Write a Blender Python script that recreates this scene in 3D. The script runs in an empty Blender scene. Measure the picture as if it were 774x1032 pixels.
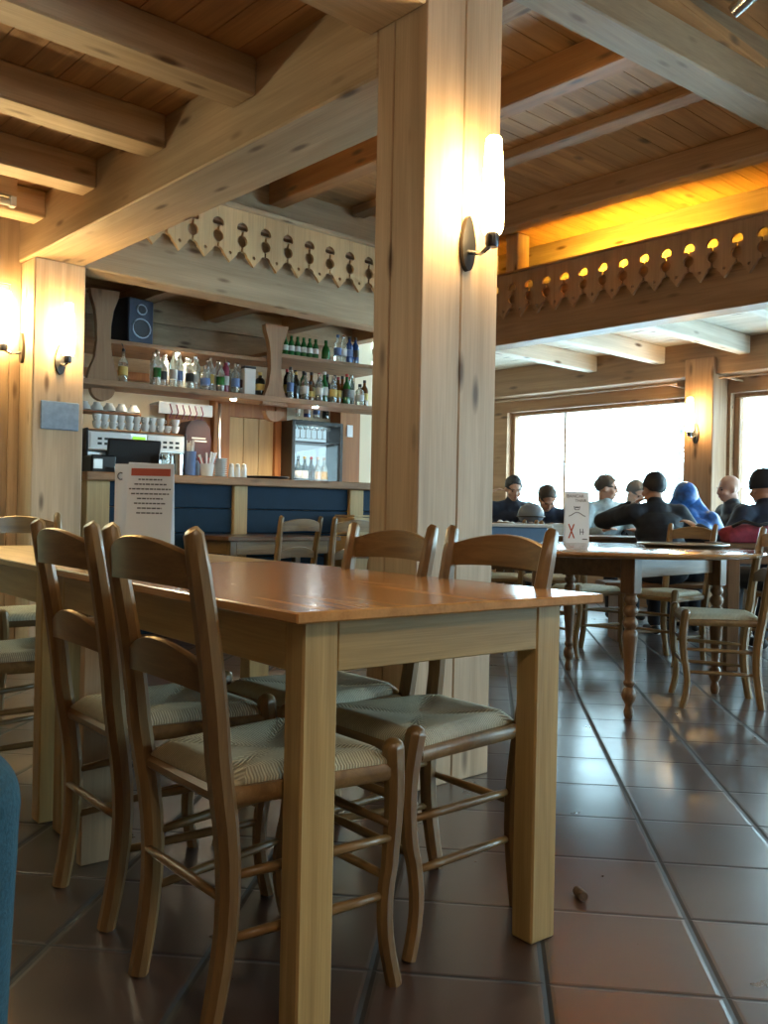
import bpy, bmesh, math, random
from mathutils import Vector, Matrix, Euler
random.seed(7)
R = math.radians
C = bpy.context.scene.collection
PI = math.pi

# ------------------------------------------------------------------ helpers
def newbm(): return bmesh.new()

def xf(bm, vs, M):
    for v in vs: v.co = M @ v.co

def add_box(bm, lo, hi, bev=0.0, M=None):
    lo, hi = Vector(lo), Vector(hi)
    r = bmesh.ops.create_cube(bm, size=1.0)
    vs = r['verts']
    c = (lo + hi) / 2; s = hi - lo
    for v in vs: v.co = Vector((v.co.x * s.x, v.co.y * s.y, v.co.z * s.z)) + c
    if bev > 0:
        es = list({e for v in vs for e in v.link_edges})
        rr = bmesh.ops.bevel(bm, geom=es, offset=min(bev, min(s) * .45), segments=1, affect='EDGES', profile=.5)
        vs = list({v for f in rr['faces'] for v in f.verts} | {v for v in vs if v.is_valid})
    if M is not None: xf(bm, vs, M)
    return vs

def add_tube(bm, pts, rad, n=8, flat=1.0, ref=None, caps=True, squareness=0.0):
    """sweep a (possibly flattened) round section along pts; rad a number or list"""
    pts = [Vector(p) for p in pts]
    if not isinstance(rad, (list, tuple)): rad = [rad] * len(pts)
    rings = []
    ref = Vector(ref) if ref is not None else None
    for i, p in enumerate(pts):
        if i == 0: t = pts[1] - pts[0]
        elif i == len(pts) - 1: t = pts[-1] - pts[-2]
        else: t = pts[i + 1] - pts[i - 1]
        t.normalize()
        a = ref if ref is not None else (Vector((0, 0, 1)) if abs(t.z) < .9 else Vector((1, 0, 0)))
        u = (a - t * a.dot(t)).normalized(); w = t.cross(u)
        ring = []
        for k in range(n):
            th = 2 * PI * (k + .5) / n
            cx, sx = math.cos(th), math.sin(th)
            if squareness:
                m = max(abs(cx), abs(sx)); q = 1 + squareness * (1 / m - 1); cx *= q; sx *= q
            ring.append(bm.verts.new(p + u * (cx * rad[i]) + w * (sx * rad[i] * flat)))
        rings.append(ring)
    for a, b in zip(rings, rings[1:]):
        for k in range(n): bm.faces.new((a[k], a[(k + 1) % n], b[(k + 1) % n], b[k]))
    if caps:
        bm.faces.new(rings[0][::-1]); bm.faces.new(rings[-1])

def add_lathe(bm, prof, n=16, M=None, c=(0, 0, 0)):
    """prof: list of (r, z); closes ends when r == 0 or by caps"""
    c = Vector(c); rings = []
    for r, z in prof:
        if r < 1e-6: v = [bm.verts.new(Vector((0, 0, z)) + c)]
        else: v = [bm.verts.new(Vector((r * math.cos(2 * PI * k / n), r * math.sin(2 * PI * k / n), z)) + c) for k in range(n)]
        rings.append(v)
    for a, b in zip(rings, rings[1:]):
        for k in range(n):
            k2 = (k + 1) % n
            if len(a) == 1 and len(b) == 1: continue
            if len(a) == 1: bm.faces.new((a[0], b[k2], b[k]))
            elif len(b) == 1: bm.faces.new((a[k], a[k2], b[0]))
            else: bm.faces.new((a[k], a[k2], b[k2], b[k]))
    if len(rings[0]) > 1: bm.faces.new(rings[0][::-1])
    if len(rings[-1]) > 1: bm.faces.new(rings[-1])
    if M is not None:
        xf(bm, [v for r in rings for v in r], M)

def add_prism(bm, poly, d, M):
    """poly (x,y) list extruded from 0 to d along local z, then M"""
    a = [bm.verts.new(M @ Vector((x, y, 0))) for x, y in poly]
    b = [bm.verts.new(M @ Vector((x, y, d))) for x, y in poly]
    n = len(poly)
    f1 = bm.faces.new(a[::-1]); f2 = bm.faces.new(b)
    for i in range(n): bm.faces.new((a[i], a[(i + 1) % n], b[(i + 1) % n], b[i]))
    f1.normal_update(); f2.normal_update(); bmesh.ops.triangulate(bm, faces=[f1, f2])

def add_ball(bm, c, r, seg=12, M=None):
    r = (r, r, r) if not isinstance(r, (tuple, list)) else r
    q = bmesh.ops.create_uvsphere(bm, u_segments=seg, v_segments=max(6, seg * 2 // 3), radius=1)
    for v in q['verts']:
        v.co = Vector((v.co.x * r[0], v.co.y * r[1], v.co.z * r[2]))
        if M is not None: v.co = M @ v.co
        v.co += Vector(c)

def obj(name, bm, m, parent=None, smooth=False, sub=0):
    bmesh.ops.recalc_face_normals(bm, faces=bm.faces[:])
    me = bpy.data.meshes.new(name); bm.to_mesh(me); bm.free()
    if smooth:
        me.polygons.foreach_set('use_smooth', [True] * len(me.polygons))
        if smooth == 'auto':
            for e in me.edges: pass
    o = bpy.data.objects.new(name, me); C.objects.link(o)
    if m is not None: me.materials.append(m)
    if parent is not None: o.parent = parent
    if sub:
        s = o.modifiers.new('sub', 'SUBSURF'); s.levels = sub; s.render_levels = sub
    if smooth == 'auto':
        mo = o.modifiers.new('es', 'EDGE_SPLIT'); mo.split_angle = R(40)
    return o

def tag(o, label=None, cat=None, group=None, kind=None):
    if label: o['label'] = label
    if cat: o['category'] = cat
    if group: o['group'] = group
    if kind: o['kind'] = kind
    return o

def thing(name, label, cat, loc=(0, 0, 0), rz=0, group=None):
    o = bpy.data.objects.new(name, None); C.objects.link(o)
    o.location = loc; o.rotation_euler = (0, 0, rz); o.empty_display_size = .05
    return tag(o, label, cat, group)

def struct(name, bm, m, label=None, cat=None, group=None, smooth=False, parent=None):
    o = obj(name, bm, m, parent, smooth)
    if parent is None: tag(o, label, cat, group, 'structure')
    return o

def kids(o): return [c for c in bpy.data.objects if c.parent == o]
KID = {}
def dup(root, loc, rz, label=None, group=None):
    if root.name not in KID:
        KID[root.name] = [(c, kids(c)) for c in kids(root)]
    r = root.copy(); C.objects.link(r); r.location = loc; r.rotation_euler = (0, 0, rz)
    if label: r['label'] = label
    if group: r['group'] = group
    for c, gs in KID[root.name]:
        k = c.copy(); C.objects.link(k); k.parent = r
        for g in gs:
            h = g.copy(); C.objects.link(h); h.parent = k
    return r

# ------------------------------------------------------------------ materials
def base_mat(name):
    m = bpy.data.materials.new(name); m.use_nodes = True
    nt = m.node_tree; return m, nt, nt.nodes['Principled BSDF']

def N(nt, t, **kw):
    n = nt.nodes.new(t)
    for k, v in kw.items():
        if k in n.inputs: n.inputs[k].default_value = v
        else: setattr(n, k, v)
    return n

def plain(name, col, rough=.5, metal=0, trans=0, spec=.5, bump=0, bscale=40, emis=None, es=1, var=0):
    m, nt, p = base_mat(name)
    p.inputs['Base Color'].default_value = (*col, 1)
    p.inputs['Roughness'].default_value = rough; p.inputs['Metallic'].default_value = metal
    p.inputs['Transmission Weight'].default_value = trans
    p.inputs['Specular IOR Level'].default_value = spec
    if emis:
        p.inputs['Emission Color'].default_value = (*emis, 1); p.inputs['Emission Strength'].default_value = es
    if bump or var:
        tc = N(nt, 'ShaderNodeTexCoord'); no = N(nt, 'ShaderNodeTexNoise', Scale=bscale, Detail=5.0)
        nt.links.new(tc.outputs['Object'], no.inputs['Vector'])
        if bump:
            b = N(nt, 'ShaderNodeBump', Strength=bump, Distance=.01)
            nt.links.new(no.outputs['Fac'], b.inputs['Height']); nt.links.new(b.outputs['Normal'], p.inputs['Normal'])
        if var:
            r = N(nt, 'ShaderNodeValToRGB'); e = r.color_ramp.elements
            e[0].position = .3; e[1].position = .7
            e[0].color = (*[c * (1 - var) for c in col], 1); e[1].color = (*[min(1, c * (1 + var)) for c in col], 1)
            nt.links.new(no.outputs['Fac'], r.inputs['Fac']); nt.links.new(r.outputs['Color'], p.inputs['Base Color'])
    return m

def wood(name, light, dark, axis='z', cross=14, along=.9, rough=.55, knots=True, knot=(.13, .075, .04), kc=8.5, ka=2.4, bump=.15, spec=.4, coat=0):
    m, nt, p = base_mat(name); L = nt.links.new
    tc = N(nt, 'ShaderNodeTexCoord'); oi = N(nt, 'ShaderNodeObjectInfo')
    off = N(nt, 'ShaderNodeVectorMath', operation='SCALE'); off.inputs['Scale'].default_value = 13.7
    comb = N(nt, 'ShaderNodeCombineXYZ')
    for i in range(3): L(oi.outputs['Random'], comb.inputs[i])
    L(comb.outputs[0], off.inputs[0])
    add = N(nt, 'ShaderNodeVectorMath', operation='ADD')
    L(tc.outputs['Object'], add.inputs[0]); L(off.outputs[0], add.inputs[1])
    def scaled(c, a):
        mp = N(nt, 'ShaderNodeMapping'); s = [c, c, c]; s['xyz'.index(axis)] = a
        mp.inputs['Scale'].default_value = s; L(add.outputs[0], mp.inputs['Vector']); return mp.outputs[0]
    n1 = N(nt, 'ShaderNodeTexNoise', Scale=1.0, Detail=6.0, Distortion=.8); L(scaled(cross, along), n1.inputs['Vector'])
    n2 = N(nt, 'ShaderNodeTexNoise', Scale=1.0, Detail=3.0); L(scaled(cross * 9, along * 4), n2.inputs['Vector'])
    n3 = N(nt, 'ShaderNodeTexNoise', Scale=1.0, Detail=2.0); L(scaled(2.2, .7), n3.inputs['Vector'])
    r = N(nt, 'ShaderNodeValToRGB'); e = r.color_ramp.elements
    e[0].position = .32; e[0].color = (*dark, 1); e[1].position = .66; e[1].color = (*light, 1)
    L(n1.outputs['Fac'], r.inputs['Fac'])
    mm = N(nt, 'ShaderNodeMapRange'); mm.inputs['To Min'].default_value = .78; mm.inputs['To Max'].default_value = 1.18
    L(n2.outputs['Fac'], mm.inputs['Value'])
    m3 = N(nt, 'ShaderNodeMapRange'); m3.inputs['From Min'].default_value = .3; m3.inputs['From Max'].default_value = .7
    m3.inputs['To Min'].default_value = .78; m3.inputs['To Max'].default_value = 1.15
    L(n3.outputs['Fac'], m3.inputs['Value'])
    mo = N(nt, 'ShaderNodeMapRange'); mo.inputs['To Min'].default_value = .88; mo.inputs['To Max'].default_value = 1.1
    L(oi.outputs['Random'], mo.inputs['Value'])
    mu = N(nt, 'ShaderNodeMath', operation='MULTIPLY'); L(mm.outputs[0], mu.inputs[0]); L(m3.outputs[0], mu.inputs[1])
    mu2 = N(nt, 'ShaderNodeMath', operation='MULTIPLY'); L(mu.outputs[0], mu2.inputs[0]); L(mo.outputs[0], mu2.inputs[1])
    vm = N(nt, 'ShaderNodeVectorMath', operation='SCALE'); L(r.outputs['Color'], vm.inputs[0]); L(mu2.outputs[0], vm.inputs['Scale'])
    col = vm.outputs[0]
    if knots:
        vo = N(nt, 'ShaderNodeTexVoronoi', Scale=1.0); L(scaled(kc, ka), vo.inputs['Vector'])
        kr = N(nt, 'ShaderNodeValToRGB'); e = kr.color_ramp.elements
        e[0].position = .07; e[0].color = (1, 1, 1, 1); e[1].position = .19; e[1].color = (0, 0, 0, 1)
        L(vo.outputs['Distance'], kr.inputs['Fac'])
        mx = N(nt, 'ShaderNodeMix', data_type='RGBA'); L(kr.outputs['Color'], mx.inputs[0])
        L(col, mx.inputs[6]); mx.inputs[7].default_value = (*knot, 1); col = mx.outputs[2]
    L(col, p.inputs['Base Color'])
    p.inputs['Roughness'].default_value = rough; p.inputs['Specular IOR Level'].default_value = spec
    if coat: p.inputs['Coat Weight'].default_value = coat; p.inputs['Coat Roughness'].default_value = .12
    if bump:
        b = N(nt, 'ShaderNodeBump', Strength=bump, Distance=.004); L(n2.outputs['Fac'], b.inputs['Height']); L(b.outputs[0], p.inputs['Normal'])
    return m

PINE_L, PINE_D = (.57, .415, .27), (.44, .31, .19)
M = {}
for ax in 'xyz':
    M['pine_' + ax] = wood('pine_' + ax, PINE_L, PINE_D, ax)
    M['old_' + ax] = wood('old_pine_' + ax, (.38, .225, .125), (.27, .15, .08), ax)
    M['board_' + ax] = wood('ceiling_board_' + ax, (.54, .29, .12), (.38, .19, .075), ax, kc=5)
    M['grey_' + ax] = wood('weathered_pine_' + ax, (.50, .36, .22), (.38, .265, .155), ax)
    M['chair_' + ax] = wood('honey_chair_wood_' + ax, (.27, .160, .058), (.175, .096, .034), ax, cross=40, along=3, rough=.32, knots=False, bump=.06, spec=.55)
    M['oak_' + ax] = wood('oak_table_wood_' + ax, (.50, .345, .14), (.36, .235, .085), ax, cross=30, along=1.6, rough=.4, knots=False, bump=.1)
    M['dark_' + ax] = wood('brown_table_wood_' + ax, (.20, .105, .05), (.12, .06, .028), ax, cross=30, along=2, rough=.3, knots=False, bump=.06)
for ax in 'xy': M['pale_' + ax] = wood('daylit_pale_pine_' + ax, (.74, .66, .55), (.62, .53, .42), ax)  # lightened pine: glare from the annex windows put into the colour
M['orange_y'] = wood('orange_pine_y', (.42, .20, .075), (.30, .13, .05), 'y')
M['beam_x'] = wood('brown_beam_x', (.40, .29, .18), (.29, .20, .12), 'x')
M['top'] = wood('varnished_tabletop', (.52, .26, .085), (.38, .175, .055), 'y', cross=16, along=.8, rough=.2, knots=False, bump=.03, spec=.8)
M['roundtop'] = wood('varnished_round_tabletop', (.34, .17, .065), (.25, .115, .04), 'x', cross=16, along=.8, rough=.14, knots=False, bump=.02, spec=1.0)
M['panel'] = wood('orange_panel_wood', (.42, .19, .07), (.30, .12, .045), 'z', knots=False)
M['blond'] = wood('blond_panel_wood', (.58, .43, .22), (.48, .33, .16), 'z', knots=False)
M['fringe_l'] = wood('fringe_pine', (.62, .40, .20), (.52, .32, .15), 'z', knots=False)
M['fringe_r'] = wood('fringe_pine_brown', (.44, .265, .155), (.34, .20, .115), 'z', knots=False)
M['blue'] = plain('blue_painted_boards', (.005, .026, .058), .6, spec=.25, var=.12, bscale=9)
M['bluegrey'] = plain('blue_grey_paint', (.12, .24, .42), .4)
M['plaster'] = plain('cream_plaster', (.72, .62, .46), .9, bump=.1)
M['chrome'] = plain('chrome', (.75, .75, .75), .12, 1)
M['brass'] = plain('brass', (.7, .52, .22), .25, 1)
M['steel'] = plain('brushed_steel', (.55, .56, .56), .32, 1)
M['black'] = plain('black_plastic', (.012, .012, .014), .4)
M['dkmetal'] = plain('dark_metal', (.05, .05, .055), .3, .8)
M['speaker'] = plain('dark_blue_speaker_plastic', (.012, .022, .05), .38)
M['cone'] = plain('speaker_cone', (.006, .008, .014), .5)
M['ring'] = plain('silver_ring', (.35, .40, .48), .3, .6)
M['white'] = plain('white_china', (.72, .74, .74), .25)
M['paper'] = plain('white_paper', (.86, .89, .94), .8)
M['red'] = plain('red_print', (.50, .10, .06), .8)
M['ink'] = plain('grey_ink', (.10, .10, .13), .8)
M['slate'] = plain('blue_grey_slate', (.21, .29, .40), .75, var=.15, bscale=30)
M['burg'] = plain('burgundy', (.03, .004, .007), .5, var=.2)
M['tray'] = plain('grey_tray', (.13, .15, .14), .3)
M['cork'] = plain('cork', (.13, .085, .06), .85, var=.3, bscale=120)
M['bottle_green'] = plain('green_glass', (.015, .12, .03), .08, spec=.8)
M['bottle_dark'] = plain('dark_glass', (.008, .012, .010), .08, spec=.8)
M['bottle_brown'] = plain('amber_glass', (.14, .05, .01), .1, spec=.7)
M['bottle_blue'] = plain('blue_glass', (.02, .06, .22), .1, spec=.8)
M['bottle_clear'] = plain('clear_glass', (.80, .88, .88), .04, trans=.85, spec=.6)
M['bottle_pink'] = plain('pink_glass', (.40, .09, .16), .1, trans=.3)
M['label_w'] = plain('white_label', (.62, .62, .60), .6)
M['label_y'] = plain('yellow_label', (.55, .38, .10), .6)
M['label_b'] = plain('blue_label', (.12, .20, .42), .6)
M['label_k'] = plain('black_label', (.03, .03, .03), .5)
M['cap_red'] = plain('red_cap', (.40, .03, .03), .4)
M['green_led'] = plain('green_display', (.1, .3, .02), .4, emis=(.35, .9, .05), es=.8)
M['straw'] = plain('pale_straws', (.75, .78, .80), .4)
M['denim'] = plain('teal_blue_denim', (.010, .060, .092), .85, bump=.35, bscale=160, var=.25)
M['snow'] = plain('snow', (.85, .88, .92), .8)
M['bark'] = plain('pale_bark', (.16, .15, .14), .9, var=.3)
M['skin'] = plain('skin', (.48, .27, .19), .55)
M['skin_t'] = plain('tanned_skin', (.42, .22, .15), .55)
M['hair_br'] = plain('brown_hair', (.055, .040, .030), .6, bump=.5, bscale=200)
M['hair_gr'] = plain('greying_hair', (.11, .10, .095), .6, bump=.5, bscale=200)
M['hair_bk'] = plain('black_hair', (.014, .015, .02), .55, bump=.5, bscale=200)
M['eye'] = plain('dark_eyes', (.01, .01, .01), .2)
M['lips'] = plain('lips', (.36, .14, .11), .5)
M['navy'] = plain('navy_cloth', (.012, .022, .05), .8, var=.3, bscale=20)
M['blackcloth'] = plain('black_cloth', (.010, .013, .022), .75, var=.3, bscale=20)
M['greytee'] = plain('light_grey_cloth', (.34, .42, .46), .85, var=.2, bscale=25)
M['bluejk'] = plain('bright_blue_jacket', (.02, .10, .34), .35, var=.5, bscale=22, bump=.4)
M['charcoal'] = plain('charcoal_cloth', (.03, .033, .04), .8, var=.3, bscale=20)
M['olive'] = plain('olive_cloth', (.16, .18, .035), .85, var=.2, bscale=20)
M['redbag'] = plain('dark_red_cloth', (.26, .03, .06), .7, var=.3, bscale=25)
M['helmet'] = plain('grey_helmet', (.16, .20, .25), .25)
M['trouser'] = plain('dark_trousers', (.02, .022, .03), .85)
M['shoe'] = plain('dark_shoes', (.02, .018, .016), .6)

def emit(name, col, s):
    m = bpy.data.materials.new(name); m.use_nodes = True; nt = m.node_tree; nt.nodes.clear()
    e = N(nt, 'ShaderNodeEmission'); e.inputs['Color'].default_value = (*col, 1); e.inputs['Strength'].default_value = s
    o = N(nt, 'ShaderNodeOutputMaterial'); nt.links.new(e.outputs[0], o.inputs[0]); return m
M['lamp'] = emit('lit_lamp_glass', (1.0, .66, .26), 85)
M['uplight'] = emit('lit_warm_tube', (1.0, .60, .05), 420)
M['spot'] = emit('lit_spot_lens', (1.0, .85, .6), 160)
M['globe'] = emit('fill_globe_glass', (1.0, .86, .66), 52)
M['fluo'] = emit('added_tube_glow', (1.0, .93, .62), 85)
M['fridgelight'] = emit('lit_fridge_back', (.60, .88, 1.0), .7)

def glass_pane(name, tint=(1, 1, 1), refl=.07, rough=0.0):
    m = bpy.data.materials.new(name); m.use_nodes = True; nt = m.node_tree; nt.nodes.clear()
    t = N(nt, 'ShaderNodeBsdfTransparent'); t.inputs[0].default_value = (*tint, 1)
    g = N(nt, 'ShaderNodeBsdfGlossy'); g.inputs['Roughness'].default_value = rough
    x = N(nt, 'ShaderNodeMixShader'); x.inputs[0].default_value = refl
    o = N(nt, 'ShaderNodeOutputMaterial')
    nt.links.new(t.outputs[0], x.inputs[1]); nt.links.new(g.outputs[0], x.inputs[2]); nt.links.new(x.outputs[0], o.inputs[0])
    return m
M['pane'] = glass_pane('window_glass')
M['fridgepane'] = glass_pane('fridge_glass', (1, 1, 1), .012)
M['doorpane'] = glass_pane('tinted_door_glass', (.50, .56, .51), .08)

def rush_mat():
    m, nt, p = base_mat('woven_rush'); L = nt.links.new
    tc = N(nt, 'ShaderNodeTexCoord'); sp = N(nt, 'ShaderNodeSeparateXYZ'); L(tc.outputs['Object'], sp.inputs[0])
    def math_(op, a, b=None):
        n = N(nt, 'ShaderNodeMath', operation=op)
        for i, v in enumerate((a, b)):
            if v is None: continue
            if isinstance(v, (int, float)): n.inputs[i].default_value = v
            else: L(v, n.inputs[i])
        return n.outputs[0]
    ax = math_('DIVIDE', math_('ABSOLUTE', sp.outputs[0]), .20)
    ay = math_('DIVIDE', math_('ABSOLUTE', sp.outputs[1]), .19)
    side = math_('GREATER_THAN', ax, ay)
    no = N(nt, 'ShaderNodeTexNoise', Scale=22.0, Detail=3.0); L(tc.outputs['Object'], no.inputs['Vector'])
    wob = math_('MULTIPLY', no.outputs['Fac'], 7.0)
    sx = math_('SINE', math_('ADD', math_('MULTIPLY', sp.outputs[0], 1050.0), wob))
    sy = math_('SINE', math_('ADD', math_('MULTIPLY', sp.outputs[1], 1050.0), wob))
    mix = N(nt, 'ShaderNodeMix', data_type='FLOAT'); L(side, mix.inputs[0]); L(sx, mix.inputs[2]); L(sy, mix.inputs[3])
    h = mix.outputs[0]
    r = N(nt, 'ShaderNodeValToRGB'); e = r.color_ramp.elements
    e[0].position = 0.0; e[0].color = (.40, .37, .25, 1); e[1].position = 1; e[1].color = (.74, .71, .52, 1)
    mr = N(nt, 'ShaderNodeMapRange'); mr.inputs['From Min'].default_value = -1; L(h, mr.inputs['Value'])
    n2 = N(nt, 'ShaderNodeTexNoise', Scale=60.0, Detail=2.0); L(tc.outputs['Object'], n2.inputs['Vector'])
    fm = math_('MULTIPLY', mr.outputs[0], math_('ADD', n2.outputs['Fac'], .45))
    L(fm, r.inputs['Fac']); L(r.outputs['Color'], p.inputs['Base Color'])
    p.inputs['Roughness'].default_value = .55
    b = N(nt, 'ShaderNodeBump', Strength=.6, Distance=.003); L(h, b.inputs['Height']); L(b.outputs[0], p.inputs['Normal'])
    return m
M['rush'] = rush_mat()

def floor_mat():
    m, nt, p = base_mat('terracotta_tiles'); L = nt.links.new
    def math_(op, a, b=None):
        n = N(nt, 'ShaderNodeMath', operation=op)
        for i, v in enumerate((a, b)):
            if v is None: continue
            if isinstance(v, (int, float)): n.inputs[i].default_value = v
            else: L(v, n.inputs[i])
        return n.outputs[0]
    tc = N(nt, 'ShaderNodeTexCoord'); sp = N(nt, 'ShaderNodeSeparateXYZ'); L(tc.outputs['Object'], sp.inputs[0])
    a = R(41.4); X, Y = sp.outputs[0], sp.outputs[1]
    t = math_('ADD', math_('MULTIPLY', X, math.cos(a)), math_('MULTIPLY', Y, math.sin(a)))
    n = math_('ADD', math_('MULTIPLY', X, -math.sin(a)), math_('MULTIPLY', Y, math.cos(a)))
    P_ = .3435
    tt = math_('DIVIDE', math_('SUBTRACT', t, 2.50 - 10 * P_), P_); nn = math_('DIVIDE', math_('SUBTRACT', n, -.472 - 30 * P_), P_)
    ft, fn = math_('FRACT', tt), math_('FRACT', nn)
    et = math_('MULTIPLY', math_('MINIMUM', ft, math_('SUBTRACT', 1.0, ft)), P_)
    en = math_('MULTIPLY', math_('MINIMUM', fn, math_('SUBTRACT', 1.0, fn)), P_)
    gt = math_('LESS_THAN', et, .0035); gn = math_('LESS_THAN', en, .009)
    g = math_('MAXIMUM', gt, gn)
    cell = N(nt, 'ShaderNodeCombineXYZ'); L(math_('FLOOR', tt), cell.inputs[0]); L(math_('FLOOR', nn), cell.inputs[1])
    wn = N(nt, 'ShaderNodeTexWhiteNoise'); L(cell.outputs[0], wn.inputs['Vector'])
    no = N(nt, 'ShaderNodeTexNoise', Scale=7.0, Detail=6.0); L(tc.outputs['Object'], no.inputs['Vector'])
    r = N(nt, 'ShaderNodeValToRGB'); e = r.color_ramp.elements
    e[0].position = .25; e[0].color = (.044, .025, .022, 1); e[1].position = .8; e[1].color = (.085, .048, .038, 1)
    L(math_('ADD', math_('MULTIPLY', wn.outputs['Value'], .35), math_('MULTIPLY', no.outputs['Fac'], .65)), r.inputs['Fac'])
    mx = N(nt, 'ShaderNodeMix', data_type='RGBA'); L(g, mx.inputs[0]); L(r.outputs['Color'], mx.inputs[6]); mx.inputs[7].default_value = (.022, .020, .019, 1)
    L(mx.outputs[2], p.inputs['Base Color'])
    rr = N(nt, 'ShaderNodeMapRange'); rr.inputs['To Min'].default_value = .22; rr.inputs['To Max'].default_value = .40
    L(no.outputs['Fac'], rr.inputs['Value'])
    L(math_('ADD', rr.outputs[0], math_('MULTIPLY', g, .4)), p.inputs['Roughness'])
    p.inputs['Specular IOR Level'].default_value = 1.0; L(math_('MULTIPLY', math_('SUBTRACT', 1.0, g), .7), p.inputs['Coat Weight']); p.inputs['Coat Roughness'].default_value = .24; p.inputs['Coat IOR'].default_value = 1.7
    sm = N(nt, 'ShaderNodeMapRange'); sm.inputs['From Max'].default_value = .016; L(math_('MINIMUM', math_('MULTIPLY', et, 1.6), en), sm.inputs['Value'])
    nb = N(nt, 'ShaderNodeTexNoise', Scale=3.5, Detail=2.0); L(tc.outputs['Object'], nb.inputs['Vector'])
    h = math_('ADD', sm.outputs[0], math_('MULTIPLY', nb.outputs['Fac'], .5))
    b = N(nt, 'ShaderNodeBump', Strength=.5, Distance=.006); L(h, b.inputs['Height']); L(b.outputs[0], p.inputs['Normal'])
    return m
M['floor'] = floor_mat()

# ------------------------------------------------------------------ camera
F_, H_ = 915.0, 0.92
fw = Vector((math.sin(R(42)), math.cos(R(42)), 0)); rt = Vector((math.cos(R(42)), -math.sin(R(42)), 0)); up = Vector((0, 0, 1))
cam = bpy.data.cameras.new('camera'); co = bpy.data.objects.new('camera', cam); C.objects.link(co)
cam.sensor_fit = 'VERTICAL'; cam.sensor_height = 24.0; cam.lens = 24.0 * F_ / 1032.0; cam.clip_start = .02; cam.clip_end = 300
ro = R(1.15)
cr = rt * math.cos(ro) + up * math.sin(ro)
cu = -rt * math.sin(ro) + up * math.cos(ro)
co.matrix_world = Matrix(((cr.x, cu.x, -fw.x, 0), (cr.y, cu.y, -fw.y, 0), (cr.z, cu.z, -fw.z, H_), (0, 0, 0, 1)))
cam.shift_y = 0.001
bpy.context.scene.camera = co
def W(px, f, z=0):                         # metric point at sideways bearing px and distance f in front of the photographer
    r = (px - 387) / F_ * f
    return Vector((fw.x * f + rt.x * r, fw.y * f + rt.y * r, z))

# ------------------------------------------------------------------ setting
bm = newbm(); add_box(bm, (-2.7, -3.2, -.12), (8.5, 7.9, 0)); struct('floor', bm, M['floor'], 'terracotta tile floor laid diagonally', 'floor')

def joist(name, lo, hi, m, label=None, bev=.008):
    bm = newbm(); add_box(bm, lo, hi, bev); return struct(name, bm, m, label, 'beam')

def boards(lo, hi, run, w, m, label, t=.03):
    """tongue-and-groove ceiling boards; z of the underside is lo[2]"""
    bm = newbm(); gap = .005; z = lo[2]
    a = 1 if run == 'x' else 0
    p = lo[a]
    while p < hi[a] - 1e-4:
        q = min(p + w, hi[a]); l2 = [lo[0], lo[1], z]; h2 = [hi[0], hi[1], z + t]
        l2[a] = p + gap / 2; h2[a] = q - gap / 2
        if h2[a] > l2[a]: add_box(bm, l2, h2)
        p += w
    add_box(bm, (lo[0], lo[1], z + t * .6), (hi[0], hi[1], z + t + .03))
    return struct('ceiling', bm, m, label, 'ceiling')

# walls ---------------------------------------------------------
def wall_with_holes(name, axis, c0, c1, a0, a1, z1, holes, m, label):
    """axis 'x': wall plane x in [c0,c1], running along y from a0 to a1; holes (b0,b1,z0,z1)"""
    bm = newbm()
    def bx(p0, p1, q0, q1):
        if p1 - p0 < 1e-4 or q1 - q0 < 1e-4: return
        if axis == 'x': add_box(bm, (c0, p0, q0), (c1, p1, q1))
        else: add_box(bm, (p0, c0, q0), (p1, c1, q1))
    cur = a0
    for b0, b1, zz0, zz1 in sorted(holes):
        bx(cur, b0, 0, z1); bx(b0, b1, 0, zz0); bx(b0, b1, zz1, z1); cur = b1
    bx(cur, a1, 0, z1)
    return struct(name, bm, m, label, 'wall')

wins = [(4.62, 7.06), (1.86, 4.27), (-2.6, 1.45)]
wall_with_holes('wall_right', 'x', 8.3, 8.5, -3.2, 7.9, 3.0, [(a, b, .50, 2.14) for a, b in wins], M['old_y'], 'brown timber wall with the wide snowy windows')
wall_with_holes('wall_rear', 'y', 7.8, 7.9, -2.7, 8.3, 3.5, [], M['plaster'], 'cream wall behind the bar')
wall_with_holes('wall_front', 'y', -3.2, -3.0, -2.7, 8.3, 3.7, [(4.6, 7.8, 1.05, 2.15)], M['old_z'], 'boarded wall behind the photographer')
wall_with_holes('wall_left', 'x', -2.7, -2.5, -3.0, 7.7, 3.5, [], M['old_z'], 'boarded wall at the left end of the room')
wall_with_holes('wall_entrance', 'y', 5.78, 5.9, -2.5, 2.1, 2.85, [(.2, 2.04, 0, 2.3)], M['pine_z'], 'timber partition with the glass entrance door')
bm = newbm(); add_box(bm, (2.2, 5.86, 0), (2.3, 7.7, 2.83)); struct('wall_bar_side', bm, M['grey_z'], 'wooden side wall of the bar', 'wall')

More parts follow.
